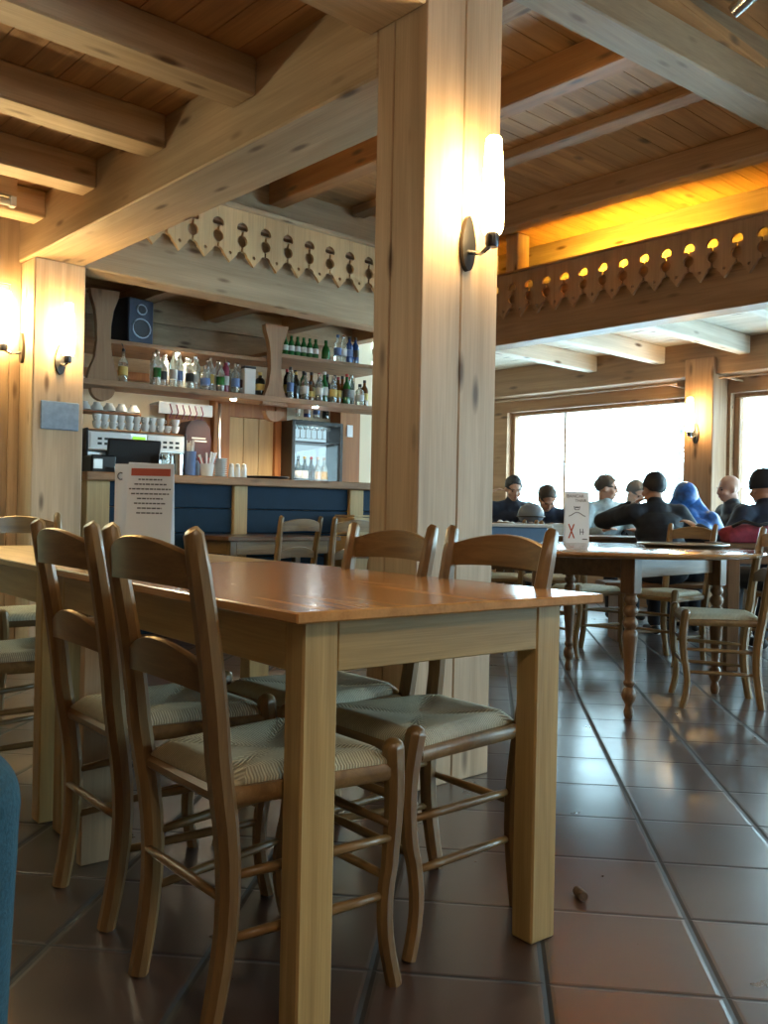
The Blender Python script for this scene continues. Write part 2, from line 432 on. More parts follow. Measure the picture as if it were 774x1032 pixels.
def window(n, axis, c, a0, a1, z0, z1, mull, label, m=None, depth=.09):
    m = m or M['old_z']
    t = thing('window_%d' % n, label, 'window'); t['kind'] = 'structure'
    bm = newbm(); w = .07
    def bx(p0, p1, q0, q1, d=depth):
        if axis == 'x': add_box(bm, (c - d / 2, p0, q0), (c + d / 2, p1, q1), .006)
        else: add_box(bm, (p0, c - d / 2, q0), (p1, c + d / 2, q1), .006)
    bx(a0, a1, z0, z0 + w); bx(a0, a1, z1 - w * .6, z1); bx(a0, a0 + w * .8, z0 + w, z1 - w * .6); bx(a1 - w * .8, a1, z0 + w, z1 - w * .6)
    for q in mull: bx(q - .012, q + .012, z0 + w, z1 - w * .6, .03)
    obj('window_frame', bm, m, t)
    bm = newbm()
    if axis == 'x': add_box(bm, (c - .006, a0 + .05, z0 + .06), (c + .006, a1 - .05, z1 - .03))
    else: add_box(bm, (a0 + .05, c - .006, z0 + .06), (a1 - .05, c + .006, z1 - .03))
    obj('pane', bm, M['pane'], t)
    return t
window(1, 'x', 8.42, 4.62, 7.06, .50, 2.14, [6.3], 'wide bright window behind the seated people, left of the window post')
window(2, 'x', 8.42, 1.86, 4.27, .50, 2.14, [3.93], 'bright window right of the window post')
window(3, 'x', 8.42, -2.6, 1.45, .50, 2.14, [-.6], 'window outside the right edge of the photograph')
window(4, 'y', -3.1, 4.6, 7.8, 1.05, 2.15, [6.2], 'window behind the photographer')

# window post with curtain rod
joist('window_post', (8.02, 4.30, 0), (8.3, 4.60, 2.46), M['old_z'], 'timber post between the two bright windows')
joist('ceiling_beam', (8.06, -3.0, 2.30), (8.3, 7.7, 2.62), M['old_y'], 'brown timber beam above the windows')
bm = newbm(); add_tube(bm, [(7.98, 4.66, 2.235), (7.98, 7.5, 2.235)], .011, 8)
o = thing('curtain_rod', 'thin curtain rod above the window left of the window post', 'curtain rod')
obj('rod', bm, M['old_y'], o)
for yy in (4.75, 7.3):
    bm = newbm(); add_box(bm, (7.97, yy - .01, 2.225), (8.302, yy + .01, 2.245), .003); obj('bracket', bm, M['old_x'], o)
bm = newbm(); add_tube(bm, [(7.98, 4.22, 2.245), (7.98, 1.6, 2.245)], .011, 8)
o = thing('curtain_rod', 'thin curtain rod above the window right of the window post', 'curtain rod')
obj('rod', bm, M['old_y'], o)
for yy in (4.15, 1.75):
    bm = newbm(); add_box(bm, (7.97, yy - .01, 2.235), (8.302, yy + .01, 2.255), .003); obj('bracket', bm, M['old_x'], o)

# central column: two pairs of glued timbers
bm = newbm()
for x0, x1 in ((2.083, 2.270), (2.272, 2.460)):
    for y0, y1 in ((2.15, 2.306), (2.308, 2.392)):
        add_box(bm, (x0, y0, 0), (x1, y1, 3.62), .004)
struct('timber_column', bm, M['pine_z'], 'massive pale pine column in the middle of the room', 'column')
joist('timber_post', (2.105, 5.57, 0), (2.43, 5.87, 2.446), M['pine_z'], 'square pine post left of the bar with a lit lamp and slate plaque')
joist('timber_post', (6.2, 5.6, 0), (6.4, 5.8, 3.42), M['pine_z'], 'pine post at the far corner hidden behind the column')
joist('timber_post', (6.2, 5.19, 2.888), (6.36, 5.33, 3.42), M['pine_z'], 'short pine stub standing on the carved balcony beam by the column')
joist('timber_post', (6.2, -2.6, 0), (6.4, -2.4, 2.446), M['pine_z'], 'pine post at the near end of the annex')
# great beams
joist('ceiling_beam', (2.083, 2.392, 2.446), (2.42, 5.87, 2.785), M['grey_y'], 'big pine beam from the central column to the left post')
joist('ceiling_beam', (-2.5, 2.15, 2.60), (2.083, 2.435, 2.785), M['pine_x'], 'broad joist lit yellow at the top of the photo meeting the column')
joist('ceiling_beam', (2.42, 5.6, 2.446), (6.2, 5.8, 2.95), M['grey_x'], 'grey pine beam behind the carved fringe above the bar')
joist('ceiling_beam', (6.2, -3.0, 2.446), (6.4, 5.6, 2.888), M['old_y'], 'brown beam behind the carved fringe of the window annex')
for y, lab in ((3.15, 'left low joist nearest the column'), (3.91, 'second low joist left of the big beam'), (4.66, 'third low joist left of the big beam'), (5.36, 'farthest low joist near the left post'), (1.3, 'low joist overhead outside the frame'), (.4, 'low joist overhead at the photographer'), (-.6, 'low joist behind the photographer'), (-1.6, 'rearmost low joist')):
    joist('ceiling_joist', (-2.5, y, 2.625), (2.083, y + .17, 2.785), M['pine_x'], lab)
boards((-2.5, -3.0, 2.785), (2.42, 5.9, 2.8), 'y', .145, M['board_y'], 'low boarded ceiling on the left')
# high centre ceiling
boards((2.42, 2.36, 3.425), (6.75, 5.9, 3.44), 'x', .14, M['board_x'], 'high boarded ceiling above the centre')
boards((2.1, -3.0, 3.60), (6.75, 2.55, 3.62), 'x', .14, M['board_x'], 'highest boarded ceiling towards the photographer')
for x, lab in ((3.14, 'high rafter beside the column, mostly hidden'), (3.93, 'orange high rafter with pale underside right of the column'), (4.75, 'third high rafter right of the column'), (5.6, 'high rafter with glowing underside next to the carved fringe')):
    joist('rafter', (x, 2.72 - .07 * (x - 1.95), 3.36 if x == 4.75 else 3.245), (x + (.15 if x > 5 else .135), 5.75, 3.425), M['orange_y'] if x == 3.93 else M['old_y'], lab)
bm = newbm(); add_box(bm, (0, 0, 3.241), (4.72, .19, 3.60), .008, Matrix.Translation((1.95, 2.59, 0)) @ Matrix.Rotation(R(-4.4), 4, 'Z'))
struct('ceiling_beam', bm, M['beam_x'], 'high cross beam with pale blue underside at upper right', 'beam')
bm = newbm(); add_box(bm, (2.30, 2.392, 2.785), (2.42, 5.9, 3.5)); add_box(bm, (2.30, -3.0, 2.79), (2.42, 2.148, 3.7)); struct('wall_upper_left', bm, M['old_y'], 'boarded upper wall above the big beam', 'wall')
bm = newbm(); add_box(bm, (2.42, 5.80, 2.62), (6.75, 5.9, 3.5)); struct('wall_upper_rear', bm, M['grey_x'], 'pale boarded fascia above the carved fringe of the bar', 'wall')
bm = newbm(); add_box(bm, (6.65, -3.0, 2.66), (6.75, 5.8, 3.7)); struct('wall_upper_right', bm, M['pine_y'], 'pine fascia glowing yellow above the carved fringe of the annex', 'wall')
# annex and bar ceilings
boards((6.4, -3.0, 2.62), (8.3, 7.7, 2.64), 'y', .14, M['pale_y'], 'pale boarded ceiling of the window annex')
boards((2.3, 5.8, 2.80), (6.4, 7.7, 2.82), 'x', .14, M['board_x'], 'boarded ceiling over the bar')
for i, y in enumerate((5.64, 4.84, 3.97, 3.1, 2.25, 1.4, .5, -.4, -1.3)):
    joist('ceiling_joist', (6.4, y, 2.455), (8.07, y + .11, 2.62), M['pale_x'], 'pale annex joist, %s from the column' % ('nearest second third fourth fifth sixth seventh eighth ninth'.split()[i]))
for i, x in enumerate((2.75, 3.55, 4.35, 5.15, 5.95)):
    joist('ceiling_joist', (x, 5.8, 2.66), (x + .14, 7.7, 2.80), M['old_y'], 'joist over the bar, %s from the left' % ('first second third fourth fifth'.split()[i]))

# carved fringes -------------------------------------------------
def fringe_outline(p):
    """one fringe board, width p, x from 0..p, z relative to the board top (0) going down; half cut-outs on both edges"""
    h = p / 2
    def edge():                # list of (inset, z) from top to bottom for one edge
        e = [(.001, 0), (.001, -.085)]
        for k in range(7):                              # umbrella cap: half dome
            a = PI / 2 * (1 - k / 6); e.append((.045 * math.cos(a) + .001, -.130 + .045 * math.sin(a)))
        e += [(.042, -.142), (.030, -.147), (.020, -.142), (.009, -.148), (.008, -.178)]
        for k in range(1, 10):                          # ball
            a = PI / 2 - PI * k / 10; e.append((.040 * math.cos(a) + .002, -.218 + .040 * math.sin(a)))
        e += [(.008, -.262), (.006, -.290)]
        for k in range(6):                              # scallop arc of the lower edge
            a = PI / 2 * (k / 5); e.append((.006 + .038 * math.sin(a), -.292 - .034 * (1 - math.cos(a))))
        return e
    e = edge(); hc = -.318; hr = .013
    left = list(e) + [(.052, -.330), (h, -.385), (h, hc - hr)] + [(h - hr * math.sin(PI * k / 6), hc - hr * math.cos(PI * k / 6)) for k in range(1, 6)] + [(h, hc + hr), (h, 0)]
    return left, [(p - x, z) for x, z in reversed(left)]
def fringe(name, x0, x1, p, ztop, place, m, label):
    bm = newbm(); n = int((x1 - x0) / p); out = fringe_outline(p)
    for i in range(n):
        for half in out: add_prism(bm, [(x + x0 + i * p, z + ztop) for x, z in half], .022, place)
    return struct(name, bm, m, label, 'carved trim')
# left fringe lies in the plane y = 5.53 (x along world x); local x,y -> world x,z ; depth towards -y
PL = Matrix(((1, 0, 0, 0), (0, 0, 1, 5.53), (0, 1, 0, 0), (0, 0, 0, 1)))
fringe('trim_1', 2.564, 6.0, .2, 3.06, PL, M['fringe_l'], 'scalloped carved fringe board above the bar')
PR = Matrix(((0, 0, 1, 6.12), (1, 0, 0, 0), (0, 1, 0, 0), (0, 0, 0, 1)))
fringe('trim_2', -.24, 5.5, .187, 3.035, PR, M['fringe_r'], 'brown scalloped carved fringe board of the window annex')
bm = newbm(); add_box(bm, (2.42, 5.50, 3.06), (6.12, 5.80, 3.09), .004); struct('trim_3', bm, M['grey_x'], 'ledge board on top of the carved fringe above the bar', 'trim')
bm = newbm(); add_box(bm, (6.095, -3.0, 3.035), (6.16, 5.5, 3.055), .004); struct('trim_4', bm, M['old_y'], 'cap strip on the carved fringe of the annex', 'trim')
bm = newbm(); add_box(bm, (2.42, 5.552, 2.952), (6.2, 5.8, 3.058)); struct('trim_5', bm, M['old_x'], 'dark rail behind the carved fringe above the bar', 'trim')

# door -----------------------------------------------------------
d = thing('door_1', 'glass entrance door with brass pull bar at the left edge', 'door'); d['kind'] = 'structure'
bm = newbm()
for lo, hi in (((.2, 5.80, 0), (.30, 5.86, 2.3)), ((1.90, 5.80, 0), (2.04, 5.86, 2.3)), ((1.07, 5.80, 0), (1.17, 5.86, 2.3)), ((.3, 5.80, 0), (1.9, 5.86, .16)), ((.3, 5.80, 2.18), (1.9, 5.86, 2.3))): add_box(bm, lo, hi, .004)
obj('door_frame', bm, M['grey_z'], d)
bm = newbm(); add_box(bm, (.3, 5.825, .16), (1.9, 5.835, 2.18)); obj('pane', bm, M['doorpane'], d)
bm = newbm(); add_tube(bm, [(1.955, 5.795, 1.75), (1.955, 5.76, 1.75), (1.955, 5.76, .55), (1.955, 5.795, .55)], .016, 10); obj('handle', bm, M['brass'], d, True)

# outside --------------------------------------------------------
bm = newbm(); bmesh.ops.create_grid(bm, x_segments=2, y_segments=2, size=60); xf(bm, bm.verts, Matrix.Translation((0, 0, -.35))); struct('snowy_ground', bm, M['snow'], 'snow covered ground outside the windows', 'ground')
def bare_tree(x, y, h, s):
    rnd = random.Random(s); t = thing('bare_tree', 'pale bare leafless tree standing in snow outside the bright windows', 'tree', (x, y, -.35), 0, 'bare trees outside the windows')
    bm = newbm(); add_tube(bm, [(0, 0, 0), (rnd.uniform(-.1, .1), 0, h * .5), (rnd.uniform(-.2, .2), 0, h)], [.07, .05, .01], 7); obj('trunk', bm, M['bark'], t)
    bm = newbm()
    for k in range(14):
        z = rnd.uniform(.25, .95) * h; a = rnd.uniform(0, 2 * PI); l = (h - z) * .35 + .4
        p = Vector((0, 0, z)); q = p + Vector((math.cos(a) * l * .6, math.sin(a) * l * .6, l * .3)); w = q + Vector((math.cos(a) * l * .4, math.sin(a) * l * .4, l * .35))
        add_tube(bm, [p, q, w], [.018, .012, .004], 5)
    obj('branches', bm, M['bark'], t)
for i, (x, y, h) in enumerate(((13, 10.2, 6), (14.5, 8.8, 7), (12.5, 7.2, 5), (15, 6.2, 7), (17, 11.5, 8))):
    bare_tree(x, y, h, i + 1)
bm = newbm(); add_tube(bm, [(8.75, 3.99, 1.1), (8.75, 3.45, 2.35)], .055, 4, ref=(1, 0, 0), squareness=1)
add_box(bm, (8.6, -3.2, 2.35), (8.9, 4.3, 2.5)); add_box(bm, (8.69, 3.95, -.35), (8.81, 4.07, 2.35))
tag(obj('balcony_brace', bm, M['grey_z']), 'sloping grey timber brace outside the right window', 'timber brace', kind='structure')

# ------------------------------------------------------------------ furniture
RWF, RWT, FWD, YR, YT, HT, YF, HF = .142, .172, .186, -.19, -.242, .878, .17, .462
def chair(name_label, group, wm='chair', loc=(0, 0, 0), rz=0):
    """ladder-back rush-seated chair facing local +y"""
    t = thing('rush_chair', name_label, 'chair', loc, rz, group)
    wz, wx, wy = M[wm + '_z'], M[wm + '_x'], M[wm + '_y']
    for s in (-1, 1):
        # rear leg running up into the back post: gently bent
        bm = newbm(); pts = []; rad = []
        for k in range(15):
            u = k / 14; z = HT * u
            x = s * (RWF + (RWT - RWF) * u)
            y = YR - .008 + .030 * math.sin(PI * min(1, u / .55)) * (u < .55) if u < .55 else YR - .008 - (YR * 0 + .062) * ((u - .55) / .45) ** 1.35
            pts.append((x, y, z)); rad.append(.0185 + .0035 * math.sin(PI * u) - (.002 if k == 14 else 0))
        pts.append((s * RWT, YR - .075, HT + .007)); rad.append(.012)
        add_tube(bm, pts, rad, 8, flat=1.0, ref=(1, 0, 0), squareness=.72)
        obj('leg', bm, wz, t, 'auto')
    for s in (-1, 1):
        # cabriole-like front leg with rounded head
        bm = newbm(); pts = []; rad = []
        for k in range(15):
            u = k / 14; z = HF * u
            y = YF + .018 * math.sin(PI * 2 * (u - .02)) * (1 if u < .5 else .55) * -1 + .010 * (1 - u)
            x = s * (FWD + .006 * math.cos(PI * u * 1.6))
            pts.append((x, y, z)); rad.append(.0155 + .0065 * u ** 2)
        z0 = pts[-1]; pts += [(z0[0], z0[1], HF + .012), (z0[0], z0[1], HF + .019)]; rad += [.018, .008]
        add_tube(bm, pts, rad, 8, ref=(1, 0, 0), squareness=.6)
        obj('leg', bm, wz, t, 'auto')
    def rail(zl, zh, arch, sag, name, z_at, bow=.028):
        bm = newbm(); n = 12; y0 = YR - .008 - .062 * max(0, (z_at / HT - .55) / .45) ** 1.35
        hw = RWF + (RWT - RWF) * z_at / HT - .005
        rows = []
        for k in range(n + 1):
            u = -1 + 2 * k / n; c = 1 - u * u
            x = u * hw; y = y0 - bow * c
            top = zh + arch * (c ** 1.0); bot = zl + sag * c
            lean = -.06 * (top - bot)
            rows.append([bm.verts.new((x, y - .009, bot)), bm.verts.new((x, y + .009, bot)), bm.verts.new((x, y + .009 + lean, top - .003)), bm.verts.new((x, y + .004 + lean, top)), bm.verts.new((x, y - .004 + lean, top)), bm.verts.new((x, y - .009 + lean, top - .003))])
        for a, b in zip(rows, rows[1:]):
            for i in range(6): bm.faces.new((a[i], a[(i + 1) % 6], b[(i + 1) % 6], b[i]))
        bm.faces.new(rows[0][::-1]); bm.faces.new(rows[-1])
        obj(name, bm, wx, t, 'auto')
    rail(.785, .842, .030, .006, 'top_rail', .83)
    rail(.604, .645, .040, .010, 'back_slat', .63, .018)
    # seat frame
    bm = newbm(); zf = .418
    ya, yb = YR + .02, YF - .01
    for s in (-1, 1):
        add_tube(bm, [(s * (RWF + .008), ya, zf), (s * FWD, yb, zf)], .017, 8, flat=.75, ref=(0, 0, 1), squareness=.5)
    add_tube(bm, [(-FWD, yb + .006, zf), (FWD, yb + .006, zf)], .017, 8, flat=.75, ref=(0, 0, 1), squareness=.5)
    add_tube(bm, [(-RWF, ya - .008, zf), (RWF, ya - .008, zf)], .015, 8, ref=(0, 0, 1))
    obj('seat_frame', bm, wx, t, 'auto')
    # rush seat
    bm = newbm(); n = 18; g = []
    for j in range(n + 1):
        row = []; v = -1 + 2 * j / n
        yy = (YR + YF) / 2 + .006 + v * (YF - YR) / 2 * 1.0
        hw = (RWF - .004) + (FWD + .008 - RWF + .004) * (v + 1) / 2
        for i in range(n + 1):
            u = -1 + 2 * i / n
            m_ = max(abs(u), abs(v)); edge = max(0, (m_ - .80) / .20)
            dip = -.013 * (1 - m_) ** .8
            seam = -.008 * max(0, 1 - abs(abs(u) - abs(v)) / .12) * min(1, m_ * 2)
            z = .462 + dip + seam - .024 * edge ** 2.2 + .004 * m_
            row.append(bm.verts.new((u * hw, yy, z)))
        g.append(row)
    for j in range(n):
        for i in range(n): bm.faces.new((g[j][i], g[j][i + 1], g[j + 1][i + 1], g[j + 1][i]))
    rim = [g[0][i] for i in range(n + 1)] + [g[j][n] for j in range(1, n + 1)] + [g[n][i] for i in range(n - 1, -1, -1)] + [g[j][0] for j in range(n - 1, 0, -1)]
    low = [bm.verts.new((v.co.x * .985, v.co.y * .985, .420)) for v in rim]
    k = len(rim)
    for i in range(k): bm.faces.new((rim[i], rim[(i + 1) % k], low[(i + 1) % k], low[i]))
    bm.faces.new(low[::-1])
    # corners stay clear of the legs
    obj('rush_seat', bm, M['rush'], t, True)
    # stretchers
    def st(p, q, r=.0095):
        bm = newbm(); p, q = Vector(p), Vector(q); mid = (p + q) / 2
        add_tube(bm, [p, p * .75 + q * .25, mid, p * .25 + q * .75, q], [r * .8, r, r * 1.08, r, r * .8], 8); obj('stretcher', bm, wx if abs((q - p).x) > abs((q - p).y) else wy, t, True)
    for z in (.165, .275):
        for s in (-1, 1): st((s * RWF, YR + .012, z), (s * FWD, YF, z + .012))
    for z in (.21, .315): st((-FWD, YF - .004, z), (FWD, YF - .004, z))
    st((-RWF, YR + .008, .245), (RWF, YR + .008, .245))
    return t

ta = R(-3.9)
NEAR = 'rush seated chairs pulled up to the long table'
c1 = chair('nearest honey wooden chair with rush seat, its back to the camera at the long table', NEAR, 'chair', (1.044, 1.495, 0), R(-92.6))
def pc(x, y, deg, label, group): return dup(c1, (x, y, 0), R(deg), label, group)
pc(1.094, 1.998, -93.1, 'second wooden rush chair from the camera on the near side of the long table', NEAR)
pc(1.496, 1.526, 86.8, 'rush seated chair on the far side of the long table, nearest its front corner', NEAR)
pc(1.512, 1.940, 88.5, 'second rush chair on the far side of the long table, before the column', NEAR)
pc(1.573, 4.073, 175.7, 'wooden chair at the far end of the long table, in front of the lamp post', NEAR)
pc(1.10, 3.02, -91, 'shadowed rush chair at the left photo edge tucked under the far table', NEAR)
BARG = 'small wooden chairs in front of the blue bar'
pc(3.621, 5.12, 4, 'left of the two wooden chairs in front of the blue bar', BARG)
pc(3.913, 4.85, -5, 'right of the two wooden chairs in front of the blue bar, beside the column', BARG)
RG = 'rush seated chairs around the round table'
pc(4.319, 2.28, 38, 'rush chair at the right photo edge turned sideways beside the round table', RG)
pc(5.309, 3.139, 84, 'wooden chair behind the round table, its back rail above the oval tray', RG)
p = W(590, 6.15); pc(p.x, p.y, 165, 'wooden chair behind the menu card on the far side of the round table', RG)

def table(name, label, x, y, rz, w, l, h, top_m, wood_m, apron=.088, lw=(.075, .06), inset=.04, over=.02, tt=.02, middle=None, group=None, inr=None):
    """origin at the near left corner; w along local x, l along local y"""
    t = thing(name, label, 'table', (x, y, 0), rz, group)
    bm = newbm()
    add_box(bm, (0, 0, h - tt), (w, l, h), .003)
    obj('tabletop', bm, top_m, t)
    inr = inset if inr is None else inr
    for px in (inset, w - inr - lw[0]):
        for py in (inset, l - inset - lw[1]):
            bm = newbm(); add_box(bm, (px, py, 0), (px + lw[0], py + lw[1], h - tt), .004); obj('leg', bm, M[wood_m + '_z'], t)
    z0, z1 = h - tt - apron - .007, h - tt
    a, b = inset + lw[0], w - inr - lw[0]; c, d = inset + lw[1], l - inset - lw[1]
    for lo, hi, ax in (((a, inset + .001, z0), (b, inset + .024, z1), '_x'), ((a, l - inset - .024, z0), (b, l - inset - .001, z1), '_x'), ((inset + .001, c, z0), (inset + .024, d, z1), '_y'), ((w - inr - .024, c, z0), (w - inr - .001, d, z1), '_y')):
        bm = newbm(); add_box(bm, lo, hi, .002); obj('apron', bm, M[wood_m + ax], t)
    if middle:
        bm = newbm(); add_box(bm, (middle[0], middle[1], 0), (middle[0] + .085, middle[1] + .03, z0), .003); obj('leg', bm, M['grey_z'], t)
    return t
ex = Vector((math.cos(ta), math.sin(ta), 0)); ey = Vector((-math.sin(ta), math.cos(ta), 0))
A0 = Vector((.912, 1.225, 0))
table('dining_table', 'long varnished wooden dining table in the foreground with square legs', A0.x, A0.y, ta, .806, 1.365, .75, M['top'], 'oak', middle=(.008, 1.01), inr=.096)
A1 = A0 + ey * 1.37
table('dining_table', 'second wooden table joined to the far end of the foreground table', A1.x, A1.y, ta, .806, 1.37, .75, M['oak_y'], 'oak', inset=.02)

# paper table tents on the far table
def tent(name, label, loc, rz, w, h, d, mats, lines, cat):
    t = thing(name, label, cat, loc, rz)
    bm = newbm(); th = .002
    P0 = Matrix.Rotation(math.atan2(d / 2, h), 4, 'X')
    L = math.hypot(h, d / 2)
    add_box(bm, (-w / 2, -th, 0), (w / 2, 0, L), 0, Matrix.Translation((0, -d / 2, 0)) @ Matrix.Rotation(-math.atan2(d / 2, h), 4, 'X'))
    add_box(bm, (-w / 2, 0, 0), (w / 2, th, L), 0, Matrix.Translation((0, d / 2, 0)) @ Matrix.Rotation(math.atan2(d / 2, h), 4, 'X'))
    add_box(bm, (-w / 2, -d / 2, 0), (w / 2, d / 2, th))
    obj('card', bm, mats, t)
    FM = Matrix.Translation((0, -d / 2, 0)) @ Matrix.Rotation(-math.atan2(d / 2, h), 4, 'X')
    return t, FM, L
pt, FM, L = tent('price_notice', 'white folded paper notice with red heading standing on the far table', (1.985, 3.80, .75), R(-38), .205, .375, .10, M['paper'], [], 'paper notice')
bm = newbm(); add_box(bm, (-.088, -.0032, L - .058), (.088, -.0022, L - .024), 0, FM); obj('heading_bar', bm, M['red'], pt)
bm = newbm()
rnd = random.Random(3)
for k, hw in enumerate((.055, .072, .095, .085, .058, .070, .055, .058)):
    z = L - .075 - k * .022; x = -hw
    while x < hw:
        q = min(hw, x + rnd.uniform(.008, .02)); add_box(bm, (x, -.0032, z - .003), (q, -.0022, z + .003), 0, FM); x = q + .0035
obj('text_lines', bm, M['ink'], pt)
bm = newbm(); add_box(bm, (-.105, 0, 0), (.105, .002, .375)); add_box(bm, (-.105, .0, 0), (.105, .08, .002))
t2 = thing('paper_notice', 'plain white paper card standing just behind the red headed notice', 'paper notice', (1.985, 3.93, .75), R(-36)); obj('sheet', bm, M['paper'], t2)
bm = newbm()
for k in range(8):
    a = R(60 + 240 * k / 7); a2 = R(60 + 240 * (k + 1) / 7)
    if k < 7: add_tube(bm, [(-.078 + .014 * math.cos(a), -.001, .318 + .016 * math.sin(a)), (-.078 + .014 * math.cos(a2), -.001, .318 + .016 * math.sin(a2))], .003, 5)
obj('round_mark', bm, M['ink'], t2)

# round table --------------------------------------------------
RT = Vector((4.066, 2.82, 0)); RZ = .765
t = thing('round_table', 'large round wooden table with turned legs right of the column', 'table', RT, R(3.2))
bm = newbm(); add_lathe(bm, [(0, RZ - .028), (.80, RZ - .028), (.824, RZ - .022), (.832, RZ - .012), (.826, RZ - .003), (.815, RZ), (0, RZ)], 72); obj('tabletop', bm, M['roundtop'], t, 'auto')
bm = newbm(); s = .435
for a in range(4):
    Q = Matrix.Rotation(PI / 2 * a, 4, 'Z'); add_box(bm, (-s, s - .012, RZ - .125), (s, s + .012, RZ - .028), .002, Q)
obj('apron', bm, M['dark_x'], t)
legp = [(.0, 0), (.016, 0), (.021, .012), (.023, .03), (.018, .05), (.016, .06), (.030, .085), (.034, .105), (.028, .13), (.018, .142), (.026, .155), (.027, .165), (.020, .175), (.022, .20), (.030, .30), (.036, .375), (.034, .395), (.022, .408), (.033, .425), (.036, .44), (.030, .455), (.021, .465), (.033, .48), (.036, .495), (.030, .51), (.021, .52), (.032, .535), (.034, .548), (.026, .562), (.030, .575), (.0, .575)]
for sx, sy in ((-1, -1), (1, -1), (1, 1), (-1, 1)):
    bm = newbm(); add_lathe(bm, legp, 16, c=(sx * .445, sy * .455, 0)); add_box(bm, (sx * .445 - .036, sy * .455 - .036, .572), (sx * .445 + .036, sy * .455 + .036, RZ - .028), .004)
    obj('leg', bm, M['dark_z'], t, 'auto')
# tray
p = W(689, 4.98)
t = thing('serving_tray', 'oval grey serving tray lying on the round table', 'tray', (p.x, p.y, RZ), R(-42))
bm = newbm(); add_lathe(bm, [(0, .0), (.20, 0), (.232, .014), (.242, .017), (.242, .020), (.230, .018), (.198, .005), (0, .005)], 40, M=Matrix.Diagonal((1, .75, 1, 1))); obj('dish', bm, M['tray'], t, 'auto')
bm = newbm(); pr = [(.246 * math.cos(2 * PI * k / 40), .1845 * math.sin(2 * PI * k / 40), .019) for k in range(41)]; add_tube(bm, pr, .0045, 6, caps=False); obj('rim', bm, M['steel'], t, True)
# menu card
p = W(581, 5.42)
mt, FM, L = tent('menu_card', 'tall folded white menu card with red skis standing on the round table', (p.x, p.y, RZ), R(-40), .142, .305, .06, M['paper'], [], 'menu card')
def txt(s, size, x, z, m, parent, FM, sx=1.0, y=-.0035, rot=0):
    cu_ = bpy.data.curves.new('lettering', 'FONT'); cu_.body = s; cu_.size = size; cu_.align_x = 'CENTER'; cu_.align_y = 'CENTER'; cu_.extrude = .0004
    o = bpy.data.objects.new('tmp', cu_); C.objects.link(o)
    dg = bpy.context.evaluated_depsgraph_get(); me = bpy.data.meshes.new_from_object(o.evaluated_get(dg)); bpy.data.objects.remove(o)
    me.transform(FM @ Matrix.Translation((x, y, z)) @ Matrix.Rotation(PI / 2, 4, 'X') @ Matrix.Rotation(rot, 4, 'Z') @ Matrix.Diagonal((sx, 1, 1, 1)))
    o = bpy.data.objects.new('lettering', me); C.objects.link(o); me.materials.append(m); o.parent = parent; return o
txt('BANCAR', .026, -.010, L - .028, M['ink'], mt, FM); txt('THAIR', .024, .022, L - .054, M['ink'], mt, FM)
bm = newbm()
for a in (R(35), R(-35)):          # crossed skis drawing and the coupe glass emblem
    add_box(bm, (-.004, -.003, -.045), (.004, -.0022, .045), 0, FM @ Matrix.Translation((-.035, 0, .07)) @ Matrix.Rotation(a * .6, 4, 'Y'))
obj('ski_drawing', bm, M['red'], mt)
bm = newbm()
for k in range(10):
    a, b = -.05 + .1 * k / 10, -.05 + .1 * (k + 1) / 10
    f = lambda x: L - .135 + .012 * math.cos(x * 60)
    add_tube(bm, [FM @ Vector((a, -.003, f(a))), FM @ Vector((b, -.003, f(b)))], .0022, 5)
add_tube(bm, [FM @ Vector((-.018 + .0, -.003, L - .088)), FM @ Vector((-.012, -.003, L - .108)), FM @ Vector((.012, -.003, L - .108)), FM @ Vector((.018, -.003, L - .088))], .0025, 5)
add_box(bm, (-.012, -.003, L - .098), (.012, -.0022, L - .090), 0, FM)
for x in (.018, .034): add_box(bm, (x - .002, -.003, .05), (x + .002, -.0022, .085), 0, FM)
add_box(bm, (.015, -.003, .064), (.04, -.0022, .068), 0, FM); add_box(bm, (.03, -.003, .02), (.06, -.0022, .026), 0, FM)
obj('emblem', bm, M['ink'], mt)

# cork on the floor
t = thing('cork', 'small brown wine cork lying on the floor tiles', 'cork', (1.829, 1.297, .013), R(60))
bm = newbm(); add_lathe(bm, [(0, -.02), (.0105, -.02), (.012, -.018), (.0125, 0), (.012, .018), (.0105, .02), (0, .02)], 14, M=Matrix.Rotation(PI / 2, 4, 'Y')); obj('stopper', bm, M['cork'], t, 'auto')

# small table in front of the bar
p = Vector((3.30, 5.22, 0))
table('bistro_table', 'small plank topped table in front of the blue bar', p.x, p.y, R(-2), .95, .55, .74, M['dark_x'], 'chair', lw=(.05, .05), tt=.03)
# pale crate
t = thing('wooden_crate', 'pale wooden crate standing behind the right bar chair', 'crate', (4.62, 5.42, 0), R(0))
for nm_, x0, y0, x1, y1 in (('slatted_side', -.15, -.12, .15, -.105), ('slatted_side', -.15, .105, .15, .12), ('slatted_end', -.15, -.104, -.135, .104), ('slatted_end', .135, -.104, .15, .104)):
    bm = newbm()
    for k in range(6): add_box(bm, (x0, y0, .02 + k * .145), (x1, y1, .02 + k * .145 + .135), .003)
    obj(nm_, bm, M['blond'], t)
bm = newbm(); add_box(bm, (-.135, -.105, 0), (.135, .105, .02), .003); add_box(bm, (-.15, -.12, .885), (.15, .12, .90), .003); obj('lid', bm, M['blond'], t)

